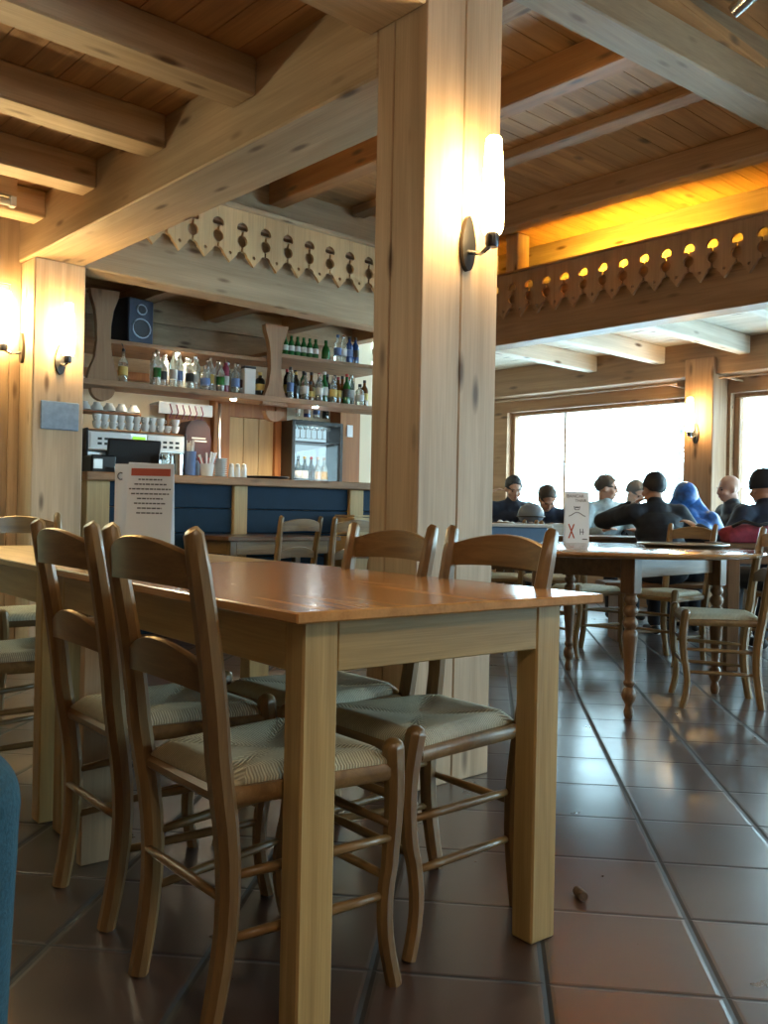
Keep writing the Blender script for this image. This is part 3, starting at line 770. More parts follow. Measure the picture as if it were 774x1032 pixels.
# ------------------------------------------------------------------ lamps
def sconce(label, loc, rz, wide=1.0):
    t = thing('sconce_lamp', label, 'wall lamp', loc, rz, 'lit wall lamps with tall glass shades')
    bm = newbm(); pr = []
    n = 24
    for k in range(n):
        a = 2 * PI * k / n; x = .034 * math.sin(a); z = .095 * math.cos(a); x *= 1 - .35 * max(0, z / .095); pr.append((x, z))
    T = Matrix(((1, 0, 0, 0), (0, 0, 1, 0), (0, 1, 0, 0), (0, 0, 0, 1)))
    add_prism(bm, pr, .018, T)
    obj('wall_plate', bm, M['dkmetal'], t, 'auto')
    bm = newbm(); add_tube(bm, [(0, .016, -.03), (0, .07, -.045), (0, .12, -.025)], .009, 8); obj('arm', bm, M['chrome'], t, True)
    bm = newbm(); add_lathe(bm, [(0, -.035), (.019, -.035), (.023, -.025), (.023, .012), (.0, .012)], 20, c=(0, .12, 0)); obj('socket', bm, M['dkmetal'], t, 'auto')
    bm = newbm(); add_lathe(bm, [(r * wide * (1 + (wide - 1) * .4 * (1 - z * 3)), z) for r, z in [(0, .012), (.030, .012), (.037, .03), (.0385, .09), (.036, .17), (.031, .26), (.0265, .325), (.022, .333), (0, .334)]], 24, c=(0, .12, 0)); obj('lamp_shade', bm, M['lamp'], t, 'auto')
    return t
sconce('lit wall lamp with tall white glass shade on the central column', (2.290, 2.15, 1.852), PI)
sconce('lit wall lamp on the front of the post left of the bar', (2.272, 5.57, 1.835), PI)
sconce('large lit wall lamp cut by the left photo edge, on the side of the post', (2.105, 5.735, 1.905), PI / 2, 1.5)
sconce('distant lit wall lamp on the post between the windows', (8.02, 4.47, 1.74), PI / 2)
# slate plaque
t = thing('slate_plaque', 'blue grey slate plaque hanging below the lamp on the left post', 'plaque', (2.275, 5.57, 1.485), 0)
bm = newbm(); add_box(bm, (-.122, -.014, -.088), (.122, -.001, .088), .006); obj('slab', bm, M['slate'], t)
# hidden warm uplight behind the annex fringe
t = thing('strip_light', 'hidden warm yellow uplight behind the carved fringe of the annex', 'light', (6.40, 0, 2.842), 0)
bm = newbm(); add_tube(bm, [(0, 3.6, 0), (0, 4.85, 0)], .018, 10); obj('glowing_tube', bm, M['uplight'], t, True)
bm = newbm(); add_box(bm, (-.035, 3.55, -.05), (.035, 4.9, -.019), .004); obj('housing', bm, M['white'], t)
bm = newbm(); add_box(bm, (6.401, -3.0, 2.67), (6.65, 5.75, 2.79)); struct('trim_6', bm, M['old_y'], 'ledge behind the annex fringe', 'trim')
# globe pendants added out of view as warm fill for joists and furniture
def pendant(label, loc, top):
    t = thing('fill_lamp', label, 'added fill lamp', loc, 0, 'added globe fill lamps out of view')
    bm = newbm(); add_ball(bm, (0, 0, 0), .12, 20); obj('glass_globe', bm, M['globe'], t, True)
    bm = newbm(); add_lathe(bm, [(0, .10), (.045, .105), (.04, .15), (.012, .16), (0, .16)], 16); obj('lamp_holder', bm, M['chrome'], t, 'auto')
    bm = newbm(); add_tube(bm, [(0, 0, .155), (0, 0, top - loc[2])], .004, 6); obj('hanging_cord', bm, M['black'], t)
pendant('added globe fill lamp hanging unseen behind the camera on the left', (.35, -.55, 2.15), 2.785)
pendant('added globe fill lamp hanging unseen behind the camera on the right', (2.9, -.9, 2.35), 3.6)
# ceiling spot
t = thing('ceiling_spotlight', 'chrome spotlight on the dark ceiling at the top right corner', 'spotlight', (4.25, 2.13, 3.60), 0)
bm = newbm(); add_lathe(bm, [(0, -.03), (.05, -.03), (.05, 0), (0, 0)], 16); obj('base', bm, M['chrome'], t, 'auto')
bm = newbm(); Q = Matrix.Translation((0, 0, -.12)) @ Matrix.Rotation(R(60), 4, 'X'); add_lathe(bm, [(0, -.1), (.035, -.1), (.045, .02), (.052, .08), (.045, .08), (.0, .06)], 16, M=Q); obj('head', bm, M['chrome'], t, 'auto')
bm = newbm(); add_tube(bm, [(0, 0, -.03), (0, 0, -.11)], .008, 8); obj('stem', bm, M['chrome'], t)
# fluorescent tube high on the left
t = thing('tube_light', 'pale unlit tube lamp under the ceiling at the left photo edge', 'tube light', (1.55, 5.15, 2.60), R(90))
bm = newbm(); add_tube(bm, [(0, -.25, 0), (0, .35, 0)], .022, 10); obj('tube', bm, M['white'], t, True)
bm = newbm(); add_box(bm, (-.03, -.28, .03), (.03, .38, .185), .004); obj('fixture', bm, M['grey_y'], t)
bm = newbm(); add_box(bm, (-.024, -.28, -.024), (.024, -.25, .04), .003); add_box(bm, (-.024, .35, -.024), (.024, .38, .04), .003); obj('end_cap', bm, M['white'], t)

t = thing('tube_light', 'added warm tube lamp hanging unseen under the low ceiling', 'tube light', (.60, 4.6, 2.16), R(90))  # lamp added out of view to brighten the low ceiling on the left
bm = newbm(); add_tube(bm, [(0, -.55, 0), (0, .55, 0)], .02, 10); obj('tube', bm, M['fluo'], t, True)
bm = newbm(); add_box(bm, (-.04, -.6, .03), (.04, .6, .07), .004); obj('fixture', bm, M['white'], t)
bm = newbm()
for yy in (-.5, .5): add_tube(bm, [(0, yy, .07), (0, yy, .625)], .006, 6)
obj('hanger', bm, M['white'], t)
# ------------------------------------------------------------------ bar
BEFORE = set(bpy.data.objects)
t = thing('bar_counter', 'blue boarded bar counter with pale wooden posts and a brown top', 'bar counter', (0, 0, 0))
bm = newbm()
for k in range(6): add_box(bm, (2.80, 6.02, .02 + k * .182), (5.9, 6.06, .02 + k * .182 + .178), .006)
obj('blue_boards', bm, M['blue'], t)
for x0, x1 in ((2.645, 2.815), (3.83, 3.955), (4.995, 5.15)):
    bm = newbm(); add_box(bm, (x0, 5.985, 0), (x1, 6.08, 1.105), .006); obj('post', bm, M['blond'], t)
bm = newbm(); add_box(bm, (2.62, 5.93, 1.105), (5.95, 6.52, 1.165), .008); obj('counter_top', bm, M['old_x'], t)
bm = newbm(); add_box(bm, (2.65, 6.08, 0), (5.9, 6.10, 1.1)); obj('back_panel', bm, M['old_z'], t)
t = thing('back_counter', 'low counter along the wall behind the bar', 'counter', (0, 0, 0))
bm = newbm(); add_box(bm, (2.4, 7.05, .90), (6.4, 7.69, .95), .006); obj('counter_top', bm, M['old_x'], t)
bm = newbm(); add_box(bm, (2.4, 7.10, 0), (6.4, 7.69, .90)); obj('cabinet', bm, M['panel'], t)

# rear wall cladding behind the bar
bm = newbm()
for k in range(3): add_box(bm, (2.3, 7.62, 2.12 + k * .23), (6.4, 7.7, 2.12 + k * .23 + .226), .004)
struct('trim_7', bm, M['grey_x'], 'pale horizontal boards at the top of the wall behind the bar', 'wall cladding')
bm = newbm(); add_box(bm, (2.3, 7.60, 2.05), (6.4, 7.70, 2.12), .004); struct('trim_8', bm, M['panel'], 'orange wooden rail under the boards behind the bar', 'trim')
t = thing('wood_panelling', 'wooden wall panelling with blond door panel behind the bar', 'panelling', (0, 0, 0))
bm = newbm(); add_box(bm, (4.15, 7.66, .95), (4.62, 7.70, 1.86), .004); add_box(bm, (4.62, 7.60, .95), (4.80, 7.70, 2.05), .004); add_box(bm, (5.34, 7.60, .95), (5.48, 7.70, 2.05), .004); add_box(bm, (4.80, 7.62, 1.80), (5.34, 7.70, 2.05), .004); obj('frame', bm, M['panel'], t)
bm = newbm(); add_box(bm, (4.80, 7.64, .95), (4.98, 7.70, 1.80), .003); add_box(bm, (4.985, 7.64, .95), (5.16, 7.70, 1.80), .003); add_box(bm, (5.165, 7.64, .95), (5.34, 7.70, 1.80), .003); obj('door_panel', bm, M['blond'], t)
bm = newbm(); add_box(bm, (6.12, 7.52, .95), (6.40, 7.70, 2.05), .004); obj('side_panel', bm, M['panel'], t)
bm = newbm(); add_box(bm, (6.21, 7.512, 1.68), (6.29, 7.521, 1.80), .002); obj('small_notice', bm, M['paper'], t)

# consoles and shelves
def console(x, label):
    t = thing('shelf_bracket', label, 'bracket', (x, 6.86, 0), 0)
    prof = [(-.115, 2.66), (-.105, 2.60), (-.072, 2.50), (-.056, 2.38), (-.052, 2.26), (-.066, 2.12), (-.110, 2.01), (-.128, 1.925), (.128, 1.925), (.110, 2.01), (.068, 2.12), (.054, 2.26), (.056, 2.38), (.074, 2.50), (.110, 2.60), (.120, 2.66)]
    T = Matrix(((1, 0, 0, 0), (0, 0, 1, 0), (0, 1, 0, 0), (0, 0, 0, 1)))
    bm = newbm(); add_prism(bm, prof, .07, T); obj('carved_board', bm, M['old_z'], t, 'auto')
    bm = newbm(); hp = [(.095 * math.cos(-PI * k / 12), 1.872 + .095 * math.sin(-PI * k / 12)) for k in range(13)]; add_prism(bm, hp, .07, T); obj('round_foot', bm, M['old_z'], t, 'auto')
console(3.15, 'carved wooden bracket beside the speaker, left one of two over the bar')
console(4.81, 'carved wooden bracket between the two groups of bottles over the bar')
t = thing('bar_shelf', 'long brown lower bottle shelf over the bar', 'shelf', (0, 0, 0)); bm = newbm(); add_box(bm, (2.32, 6.84, 1.875), (6.4, 7.16, 1.922), .004); obj('shelf_board', bm, M['old_x'], t)
t = thing('bar_shelf', 'narrow upper shelf with the speaker, left of the middle bracket', 'shelf', (0, 0, 0)); bm = newbm(); add_box(bm, (2.32, 7.0, 2.24), (4.80, 7.62, 2.275), .004); obj('shelf_board', bm, M['old_x'], t)
t = thing('bar_shelf', 'narrow upper shelf with beer bottles, right of the middle bracket', 'shelf', (0, 0, 0)); bm = newbm(); add_box(bm, (4.80, 7.0, 2.30), (6.4, 7.62, 2.335), .004); obj('shelf_board', bm, M['old_x'], t)
for i, (x, y, z) in enumerate(((3.90, 7.05, 2.24), (4.36, 6.86, 1.875), (5.27, 6.86, 1.875))):
    t = thing('downlight', ['lit round downlight under the upper shelf, above the clear bottles', 'lit round downlight under the lower shelf, above the steel pole', 'lit round downlight under the lower shelf, above the glass fridge'][i], 'downlight', (x, y, z), 0, 'round downlights under the bar shelves')
    bm = newbm(); add_lathe(bm, [(0, -.012), (.030, -.012), (.034, -.006), (.034, 0), (0, 0)], 16); obj('ring', bm, M['chrome'], t, 'auto')
    bm = newbm(); add_lathe(bm, [(0, -.022), (.02, -.020), (.026, -.0125), (0, -.0125)], 16); obj('lens', bm, M['spot'], t, True)

# speaker
t = thing('loudspeaker', 'dark blue two way loudspeaker on the upper shelf over the bar', 'speaker', (3.535, 7.17, 2.275), R(20)); t.scale = (1.32, 1.25, 1.12)
bm = newbm(); add_box(bm, (-.10, -.10, 0), (.10, .10, .335), .008); obj('cabinet', bm, M['speaker'], t)
FX = Matrix.Rotation(PI / 2, 4, 'X')
for nm, z, r in (('woofer', .115, .07), ('tweeter', .255, .036)):
    bm = newbm(); add_lathe(bm, [(0, .0), (r * .3, .001), (r * .85, -.0), (r, .004), (0, .004)], 28, M=Matrix.Translation((0, -.1005, z)) @ FX); w_ = obj(nm, bm, M['cone'], t, 'auto')
    bm = newbm(); pr = [(r * math.cos(2 * PI * k / 28), -.105, z + r * math.sin(2 * PI * k / 28)) for k in range(29)]; add_tube(bm, pr, .005, 6, caps=False); obj('trim_ring', bm, M['ring'], w_, True)

# bottles
def bottle_profile(kind):
    return {'spirit': [(0, 0), (.036, 0), (.038, .006), (.038, .165), (.034, .185), (.015, .215), (.013, .25), (.014, .265), (0, .265)],
            'wine': [(0, 0), (.036, 0), (.0375, .005), (.0375, .18), (.030, .205), (.015, .235), (.0145, .30), (0, .30)],
            'beer': [(0, 0), (.029, 0), (.030, .005), (.030, .105), (.026, .125), (.014, .155), (.013, .185), (0, .185)],
            'squat': [(0, 0), (.042, 0), (.045, .01), (.043, .09), (.030, .13), (.016, .15), (.015, .19), (0, .19)],
            'tall': [(0, 0), (.031, 0), (.033, .006), (.033, .21), (.028, .235), (.014, .26), (.013, .30), (0, .30)],
            'square': [(0, 0), (.040, 0), (.043, .006), (.043, .145), (.036, .16), (.016, .175), (.016, .215), (0, .215)]}[kind]
MESH = {}
def bottle(kind, gm, lm, cm, loc, label, group, extra=None):
    t = thing('bottle', label, 'bottle', loc, random.uniform(0, 6), group)
    key = (kind, gm, lm, cm)
    pr = bottle_profile(kind); top = pr[-1][1]; rr = max(r for r, z in pr); nr = pr[-2][0]
    def part(nm, fn, m):
        k = key + (nm,)
        if k not in MESH:
            bm = newbm(); fn(bm); o = obj(nm, bm, M[m], t, 'auto'); MESH[k] = o.data
        else:
            o = bpy.data.objects.new(nm, MESH[k]); C.objects.link(o); o.parent = t
    part('glass_body', lambda b: add_lathe(b, pr, 14), gm)
    z0, z1 = .25 * top, .52 * top
    rl = rr + .0008
    if lm: part('paper_label', lambda b: add_lathe(b, [(rl - .002, z0), (rl, z0), (rl, z1), (rl - .002, z1)], 14), lm)
    if cm == 'pourer':
        part('pouring_spout', lambda b: (add_lathe(b, [(0, top), (.014, top), (.012, top + .02), (0, top + .02)], 10), add_tube(b, [(0, 0, top + .02), (.004, 0, top + .04), (.022, 0, top + .065)], .004, 6)), 'black')
    elif cm: part('cap', lambda b: add_lathe(b, [(0, top - .022), (nr + .002, top - .022), (nr + .002, top + .006), (0, top + .006)], 12), cm)
    return t
ZL, ZU = 1.922, 2.335
G1 = 'bottles on the left of the lower bar shelf'
bottle('spirit', 'bottle_clear', 'label_y', 'pourer', (3.37, 6.97, ZL), 'solitary clear bottle with black pouring spout beside the left carved bracket', G1)
L1 = [('tall', 'bottle_clear', 'bottle_green', 'chrome'), ('spirit', 'bottle_clear', 'label_k', 'chrome'), ('tall', 'bottle_clear', 'label_w', 'chrome'), ('tall', 'bottle_clear', 'label_b', 'chrome'), ('spirit', 'bottle_clear', 'label_k', 'chrome'), ('tall', 'bottle_clear', 'label_w', 'chrome'), ('square', 'bottle_clear', 'label_b', 'chrome'), ('tall', 'bottle_clear', 'label_y', 'chrome'), ('spirit', 'bottle_clear', 'bottle_green', 'chrome'), ('tall', 'bottle_pink', 'label_w', 'chrome'), ('spirit', 'bottle_clear', 'label_b', 'chrome'), ('spirit', 'bottle_clear', 'burg', 'chrome')]
ords = 'first second third fourth fifth sixth seventh eighth ninth tenth eleventh twelfth thirteenth'.split()
nm = {'bottle_green': 'green label', 'label_k': 'black label', 'label_w': 'white label', 'label_b': 'blue label', 'label_y': 'yellow label', 'burg': 'burgundy label', None: 'no label'}
gn = {'bottle_clear': 'clear', 'bottle_pink': 'pink', 'bottle_green': 'green', 'bottle_dark': 'dark', 'bottle_brown': 'amber', 'bottle_blue': 'blue'}
for i, (k, g, l, c) in enumerate(L1):
    bottle(k, g, l, c, (3.665 + i * .077, 6.97 + (.02 if i % 2 else -.02), ZL), '%s bottle with %s, %s in the sparkling row over the coffee machine' % (gn[g], nm[l], ords[i]), G1)
for i in range(9):
    bottle('tall', 'bottle_clear', None, 'chrome', (3.70 + i * .105, 7.08, ZL), 'plain clear bottle in the back row, %s from the left, over the coffee machine' % ords[i], 'clear bottles in the back row of the lower bar shelf')
t = thing('carton', 'tall pale blue carton with dark lid among the bottles on the lower bar shelf', 'carton', (4.575, 6.96, ZL), 0)
bm = newbm(); add_box(bm, (-.055, -.045, 0), (.055, .045, .24), .004); obj('box_body', bm, M['label_w'], t); bm = newbm(); add_box(bm, (-.058, -.048, .24), (.058, .048, .262), .004); obj('lid', bm, M['black'], t)
bottle('square', 'bottle_dark', 'label_y', 'label_y', (4.70, 6.95, ZL), 'dark square bottle with yellow label just left of the middle bracket', G1)
bottle('spirit', 'bottle_dark', 'label_k', 'cap_red', (4.665, 7.05, ZL), 'dark bottle with red cap behind the dark square bottle', G1)
L2 = [('tall', 'bottle_clear', 'label_b', 'black'), ('spirit', 'bottle_dark', 'label_k', 'label_y'), ('spirit', 'bottle_clear', 'label_w', 'black'), ('squat', 'bottle_brown', 'label_y', 'black'), ('spirit', 'bottle_clear', 'label_w', 'chrome'), ('wine', 'bottle_green', 'label_w', 'label_w'), ('spirit', 'bottle_clear', 'label_y', 'chrome'), ('spirit', 'bottle_brown', 'label_y', 'cap_red'), ('wine', 'bottle_green', 'label_k', 'cap_red'), ('tall', 'bottle_clear', 'label_w', 'chrome'), ('square', 'bottle_clear', 'label_w', 'black'), ('spirit', 'bottle_brown', 'label_y', 'black')]
for i, (k, g, l, c) in enumerate(L2):
    bottle(k, g, l, c, (5.04 + i * .086, 6.95 + (.03 if i % 2 else 0), ZL), '%s bottle with %s, %s right of the middle bracket, lower shelf' % (gn[g], nm[l], ords[i]), 'bottles on the right of the lower bar shelf')
L3 = ['bottle_dark', 'bottle_clear', 'bottle_green', 'bottle_brown', 'bottle_clear', 'bottle_dark', 'bottle_clear', 'bottle_brown', 'bottle_green']
for i, g in enumerate(L3):
    bottle('wine' if i % 2 else 'tall', g, 'label_w' if i % 3 else 'label_y', 'cap_red' if i % 4 == 0 else 'black', (5.10 + i * .098, 7.09, ZL), '%s bottle in the back row right of the middle bracket, %s from the left' % (gn[g], ords[i]), 'back row bottles right of the middle bracket')
for i in range(6):
    bottle('beer', 'bottle_green', 'label_w', 'bottle_green', (5.05 + i * .073, 7.06, ZU), 'green beer bottle with white label, %s from the left on the upper shelf' % ords[i], 'green beer bottles on the upper shelf')
bottle('squat', 'bottle_green', None, 'bottle_green', (5.55, 7.07, ZU), 'squat bright green bottle right of the beers on the upper shelf', 'bottles on the upper shelf')
bottle('spirit', 'bottle_clear', 'label_b', 'label_b', (5.70, 7.07, ZU), 'clear bottle with blue label on the upper shelf', 'bottles on the upper shelf')
bottle('spirit', 'bottle_clear', 'label_w', 'chrome', (5.77, 7.07, ZU), 'clear bottle with white label on the upper shelf', 'bottles on the upper shelf')
bottle('spirit', 'bottle_blue', 'label_b', 'black', (5.85, 7.07, ZU), 'dark blue bottle, left of two at the right of the upper shelf', 'bottles on the upper shelf')
bottle('spirit', 'bottle_blue', 'label_k', 'black', (5.93, 7.07, ZU), 'dark blue bottle with black label, rightmost on the upper shelf', 'bottles on the upper shelf')

# coffee machine
t = thing('coffee_machine', 'wide steel espresso machine with green display behind the bar', 'coffee machine', (3.60, 7.30, .95), 0)
bm = newbm(); add_box(bm, (-.42, -.22, .08), (.42, .25, .30), .015); add_box(bm, (-.42, -.10, .30), (.42, .25, .44), .01); add_box(bm, (-.42, -.22, .44), (.42, .25, .605), .012)
for sx in (-.36, .36): add_box(bm, (sx - .03, -.15, 0), (sx + .03, .2, .08))
obj('body', bm, M['steel'], t)
for sx in (-.4225, .4225): bm = newbm(); add_box(bm, (sx - .0075, -.23, .06), (sx + .0075, .26, .62), .004); obj('side_panel', bm, M['black'], t)
bm = newbm(); add_box(bm, (-.40, -.232, .46), (-.06, -.221, .59), .003); add_box(bm, (.08, -.232, .46), (.40, -.221, .59), .003); obj('front_panel', bm, M['white'], t)
for gx in (-.34, .16):
    bm = newbm()
    for r_ in range(2):
        for q in range(4): add_box(bm, (gx + q * .055, -.2365, .485 + r_ * .04), (gx + q * .055 + .035, -.2325, .505 + r_ * .04), .002)
    obj('button_row', bm, M['black'], t)
bm = newbm(); add_box(bm, (-.045, -.232, .51), (.065, -.222, .57), .003); obj('display', bm, M['green_led'], t)
for gx in (-.22, .2):
    bm = newbm(); add_lathe(bm, [(0, -.05), (.032, -.05), (.034, 0), (0, 0)], 14, c=(gx, -.17, .44)); add_tube(bm, [(gx, -.20, .41), (gx, -.33, .39)], .012, 8); obj('brewing_group', bm, M['black'], t, 'auto')
bm = newbm(); add_box(bm, (-.40, -.20, .605), (.42, .24, .615)); add_box(bm, (-.42, .0, .775), (.10, .24, .787)); add_box(bm, (-.42, .0, .615), (-.41, .01, .775)); add_box(bm, (.09, .0, .615), (.10, .01, .775)); obj('cup_rack', bm, M['panel'], t)
CUP = {}
def cup(loc, kind, label, group, cat='cup'):
    pr = {'cup': [(0, 0), (.022, 0), (.024, .004), (.034, .03), (.037, .058), (.034, .058), (.030, .03), (.02, .008), (0, .007)],
          'bowl': [(0, 0), (.028, 0), (.03, .006), (.048, .03), (.056, .06), (.053, .06), (.044, .03), (.026, .01), (0, .009)]}[kind]
    t = thing('coffee_cup' if kind == 'cup' else 'china_bowl', label, cat, loc, random.uniform(0, 6), group)
    if kind not in CUP:
        bm = newbm(); add_lathe(bm, [(r, (.06 - z) if kind == 'bowl' else z) for r, z in pr], 16); a = obj('china', bm, M['white'], t, 'auto')
        bm = newbm(); z_ = .03
        add_tube(bm, [(.032, 0, .045), (.05, 0, .042), (.052, 0, .025), (.033, 0, .018)], .004, 6) if kind == 'cup' else add_lathe(bm, [(.026, .058), (.030, .058), (.030, .066), (.026, .066)], 16)
        b = obj('handle' if kind == 'cup' else 'foot_ring', bm, M['white'], t, True); CUP[kind] = (a, b)
    else:
        for a in CUP[kind]:
            c = a.copy(); C.objects.link(c); c.parent = t
    return t
for i in range(11):
    for k in range(2 if i not in (9,) else 1):
        cup((3.24 + i * .072, 7.16 + (i % 2) * .01, 1.5655 + k * .0585), 'cup', 'small white coffee cup in the double stacked row on the espresso machine', 'white cups stacked on the espresso machine')
for i in range(5):
    cup((3.235 + i * .112, 7.40, 1.7375), 'bowl', 'upturned white china bowl on the rack above the coffee cups', 'upturned white bowls above the coffee cups', 'bowl')

ZB = 1.165
# till
t = thing('cash_till', 'black till monitor seen from behind on the left of the bar', 'till', (3.15, 6.34, ZB), 0)
bm = newbm(); add_box(bm, (-.20, -.02, .02), (.20, .02, .27), .01, Matrix.Rotation(R(14), 4, 'X')); obj('screen_housing', bm, M['black'], t)
bm = newbm(); add_box(bm, (-.12, -.09, 0), (.12, .12, .02), .005); add_box(bm, (-.04, .0, .02), (.04, .04, .12), .005); obj('stand', bm, M['black'], t)
t = thing('receipt_printer', 'small black receipt printer at the left end of the bar', 'printer', (2.87, 6.28, ZB), 0)
bm = newbm(); add_box(bm, (-.09, -.10, 0), (.09, .10, .13), .012); obj('housing', bm, M['black'], t); bm = newbm(); add_box(bm, (-.075, -.104, .03), (-.01, -.099, .10), .002); obj('front_cover', bm, M['steel'], t)
for x, y, w, h, lab in ((3.10, 6.10, .16, .085, 'white order slip propped up behind the red headed notice'), (2.93, 6.08, .07, .05, 'small white card on the bar below the till')):
    t = thing('order_slip', lab, 'paper slip', (x, y, ZB), R(4)); bm = newbm()
    add_box(bm, (-w / 2, 0, 0), (w / 2, .002, h), 0, Matrix.Rotation(R(-12), 4, 'X')); add_box(bm, (-w / 2, 0, 0), (w / 2, .05, .002)); obj('sheet', bm, M['paper'], t)
# tumblers with straws
def lathe_thing(nm_, label, cat, loc, prof, m, part, group=None, n=18):
    t = thing(nm_, label, cat, loc, 0, group); bm = newbm(); add_lathe(bm, prof, n); obj(part, bm, M[m], t, 'auto'); return t
lathe_thing('steel_tumbler', 'tall polished steel tumbler left of the straws on the bar', 'tumbler', (3.425, 6.13, ZB), [(0, 0), (.036, 0), (.040, .16), (.037, .16), (.033, .01), (0, .01)], 'chrome', 'cylinder')
lathe_thing('glass_tumbler', 'tall glass tumbler beside the till on the bar', 'tumbler', (3.345, 6.17, ZB), [(0, 0), (.034, 0), (.038, .165), (.035, .165), (.031, .01), (0, .01)], 'bottle_clear', 'glass')
t = lathe_thing('straw_holder', 'tall blue glass filled with pale drinking straws on the bar', 'straw holder', (3.525, 6.13, ZB), [(0, 0), (.038, 0), (.043, .19), (.040, .19), (.036, .01), (0, .01)], 'label_b', 'glass')
for k in range(16):
    a = k * 2.4; r = .012 + .02 * (k % 4) / 4; bm = newbm(); add_tube(bm, [(r * .5 * math.cos(a), r * .5 * math.sin(a), .02), (r * 1.5 * math.cos(a), r * 1.5 * math.sin(a), .235 + .02 * (k % 3))], .004, 6); obj('straw', bm, M['straw'], t, True)
t = lathe_thing('sugar_pot', 'white pot crammed with spoons and sachets on the bar', 'pot', (3.665, 6.12, ZB), [(0, 0), (.044, 0), (.056, .10), (.053, .10), (.042, .01), (0, .01)], 'white', 'pot_body')
for k in range(12):
    a = k * 2.4; r = .034; bm = newbm(); e_ = (r * 2.0 * math.cos(a), r * 2.0 * math.sin(a), .15 + .02 * (k % 3)); add_tube(bm, [(r * .6 * math.cos(a), r * .6 * math.sin(a), .03), e_], [.006, .008], 6); obj('sachet', bm, M['paper'] if k % 3 else M['cap_red'], t, True)
lathe_thing('jar', 'blue grey glass jar behind the sugar pot on the bar', 'jar', (3.62, 6.26, ZB), [(0, 0), (.05, 0), (.055, .02), (.055, .11), (.045, .13), (0, .13)], 'slate', 'glass')
t = thing('saucer_stack', 'stack of pale blue saucers right of the sugar pot on the bar', 'saucers', (3.79, 6.13, ZB), 0)
for k in range(9):
    bm = newbm(); add_lathe(bm, [(0, 0), (.03, 0), (.052, .012), (.055, .016), (.03, .007), (0, .006)], 20, c=(0, 0, k * .0165)); obj('saucer', bm, M['white'], t, 'auto')
for i in range(3):
    t = lathe_thing('salt_shaker', 'small white salt shaker, %s of three on the bar' % ('left', 'middle', 'right')[i], 'shaker', (3.885 + i * .058, 6.12, ZB), [(0, 0), (.022, 0), (.024, .01), (.020, .085), (0, .085)], 'white', 'body', 'salt shakers on the bar', 14)
    bm = newbm(); add_lathe(bm, [(0, .085), (.019, .085), (.016, .11), (.006, .116), (0, .116)], 14); obj('lid', bm, M['steel'], t, 'auto')
t = thing('round_tray', 'flat black round tray on the bar right of the salt shakers', 'tray', (4.27, 6.2, ZB), 0)
bm = newbm(); add_lathe(bm, [(0, 0), (.17, 0), (.19, .022), (.186, .022), (.168, .006), (0, .006)], 30); obj('dish', bm, M['black'], t, 'auto')
bm = newbm(); pr = [(.19 * math.cos(2 * PI * k / 30), .19 * math.sin(2 * PI * k / 30), .022) for k in range(31)]; add_tube(bm, pr, .004, 6, caps=False); obj('rim', bm, M['black'], t, True)
# grinder, pole, rack
t = thing('coffee_grinder', 'burgundy rounded coffee grinder behind the bar', 'coffee grinder', (4.22, 7.30, .95), 0)
bm = newbm(); pr = [(-.12, .0), (.12, 0), (.125, .6), (.11, .70), (.07, .76), (0, .775), (-.07, .76), (-.11, .70), (-.125, .6)]
add_prism(bm, pr, .24, Matrix(((1, 0, 0, 0), (0, 0, 1, -.12), (0, 1, 0, 0), (0, 0, 0, 1)))); obj('housing', bm, M['burg'], t, 'auto')
bm = newbm(); add_box(bm, (-.06, -.125, .60), (.07, -.1205, .612)); add_box(bm, (-.03, -.125, .575), (.08, -.1205, .586)); obj('pale_lettering', bm, M['label_w'], t)
t = thing('steel_pole', 'thin polished steel pole from the back counter up to the lower shelf', 'pole', (4.36, 7.08, .95), 0); bm = newbm(); add_tube(bm, [(0, 0, 0), (0, 0, .923)], .014, 10); obj('shaft', bm, M['steel'], t, True)
bm = newbm(); add_lathe(bm, [(0, 0), (.04, 0), (.04, .01), (0, .01)], 16); obj('base_flange', bm, M['steel'], t, 'auto')
t = thing('glass_rack', 'white hanging rail with pink hooks under the lower shelf', 'rack', (4.18, 7.45, 1.66), 0)
bm = newbm(); add_box(bm, (-.22, -.02, .10), (.30, .0, .20), .003); add_box(bm, (-.22, -.02, .2), (.30, .24, .21), .003); obj('rail', bm, M['white'], t)
for k in range(6): bm = newbm(); add_tube(bm, [(-.12 + k * .06, -.03, .19), (-.10 + k * .06, -.035, .12), (-.125 + k * .06, -.03, .06), (-.09 + k * .06, -.03, .07)], .005, 6); obj('hook', bm, M['bottle_pink'], t, True)

# lit fridge
t = thing('glass_fridge', 'brightly lit glass fronted bottle fridge behind the bar', 'fridge', (5.72, 7.45, .95), 0)
bm = newbm()
for lo, hi in (((-.30, -.08, 0), (-.262, .24, .89)), ((.262, -.08, 0), (.30, .24, .89)), ((-.262, -.08, .85), (.262, .24, .89)), ((-.262, -.08, 0), (.262, .24, .04)), ((-.262, .22, .04), (.262, .24, .85))): add_box(bm, lo, hi, .004)
obj('cabinet', bm, M['black'], t)
bm = newbm(); add_box(bm, (-.262, .205, .04), (.262, .2195, .85)); obj('lit_back', bm, M['fridgelight'], t)
for z in (.20, .665): bm = newbm(); add_box(bm, (-.262, -.065, z), (.262, .20, z + .018)); obj('rack', bm, M['dkmetal'], t)
bm = newbm(); add_box(bm, (-.262, -.078, .04), (.262, -.073, .85)); obj('glass_door', bm, M['fridgepane'], t)
wn = [('wine', 'bottle_dark', 'label_w', 'black'), ('wine', 'bottle_dark', 'label_w', 'label_y'), ('wine', 'bottle_dark', 'label_k', 'cap_red'), ('wine', 'bottle_clear', 'label_w', 'label_w'), ('wine', 'bottle_clear', 'label_y', 'label_w')]
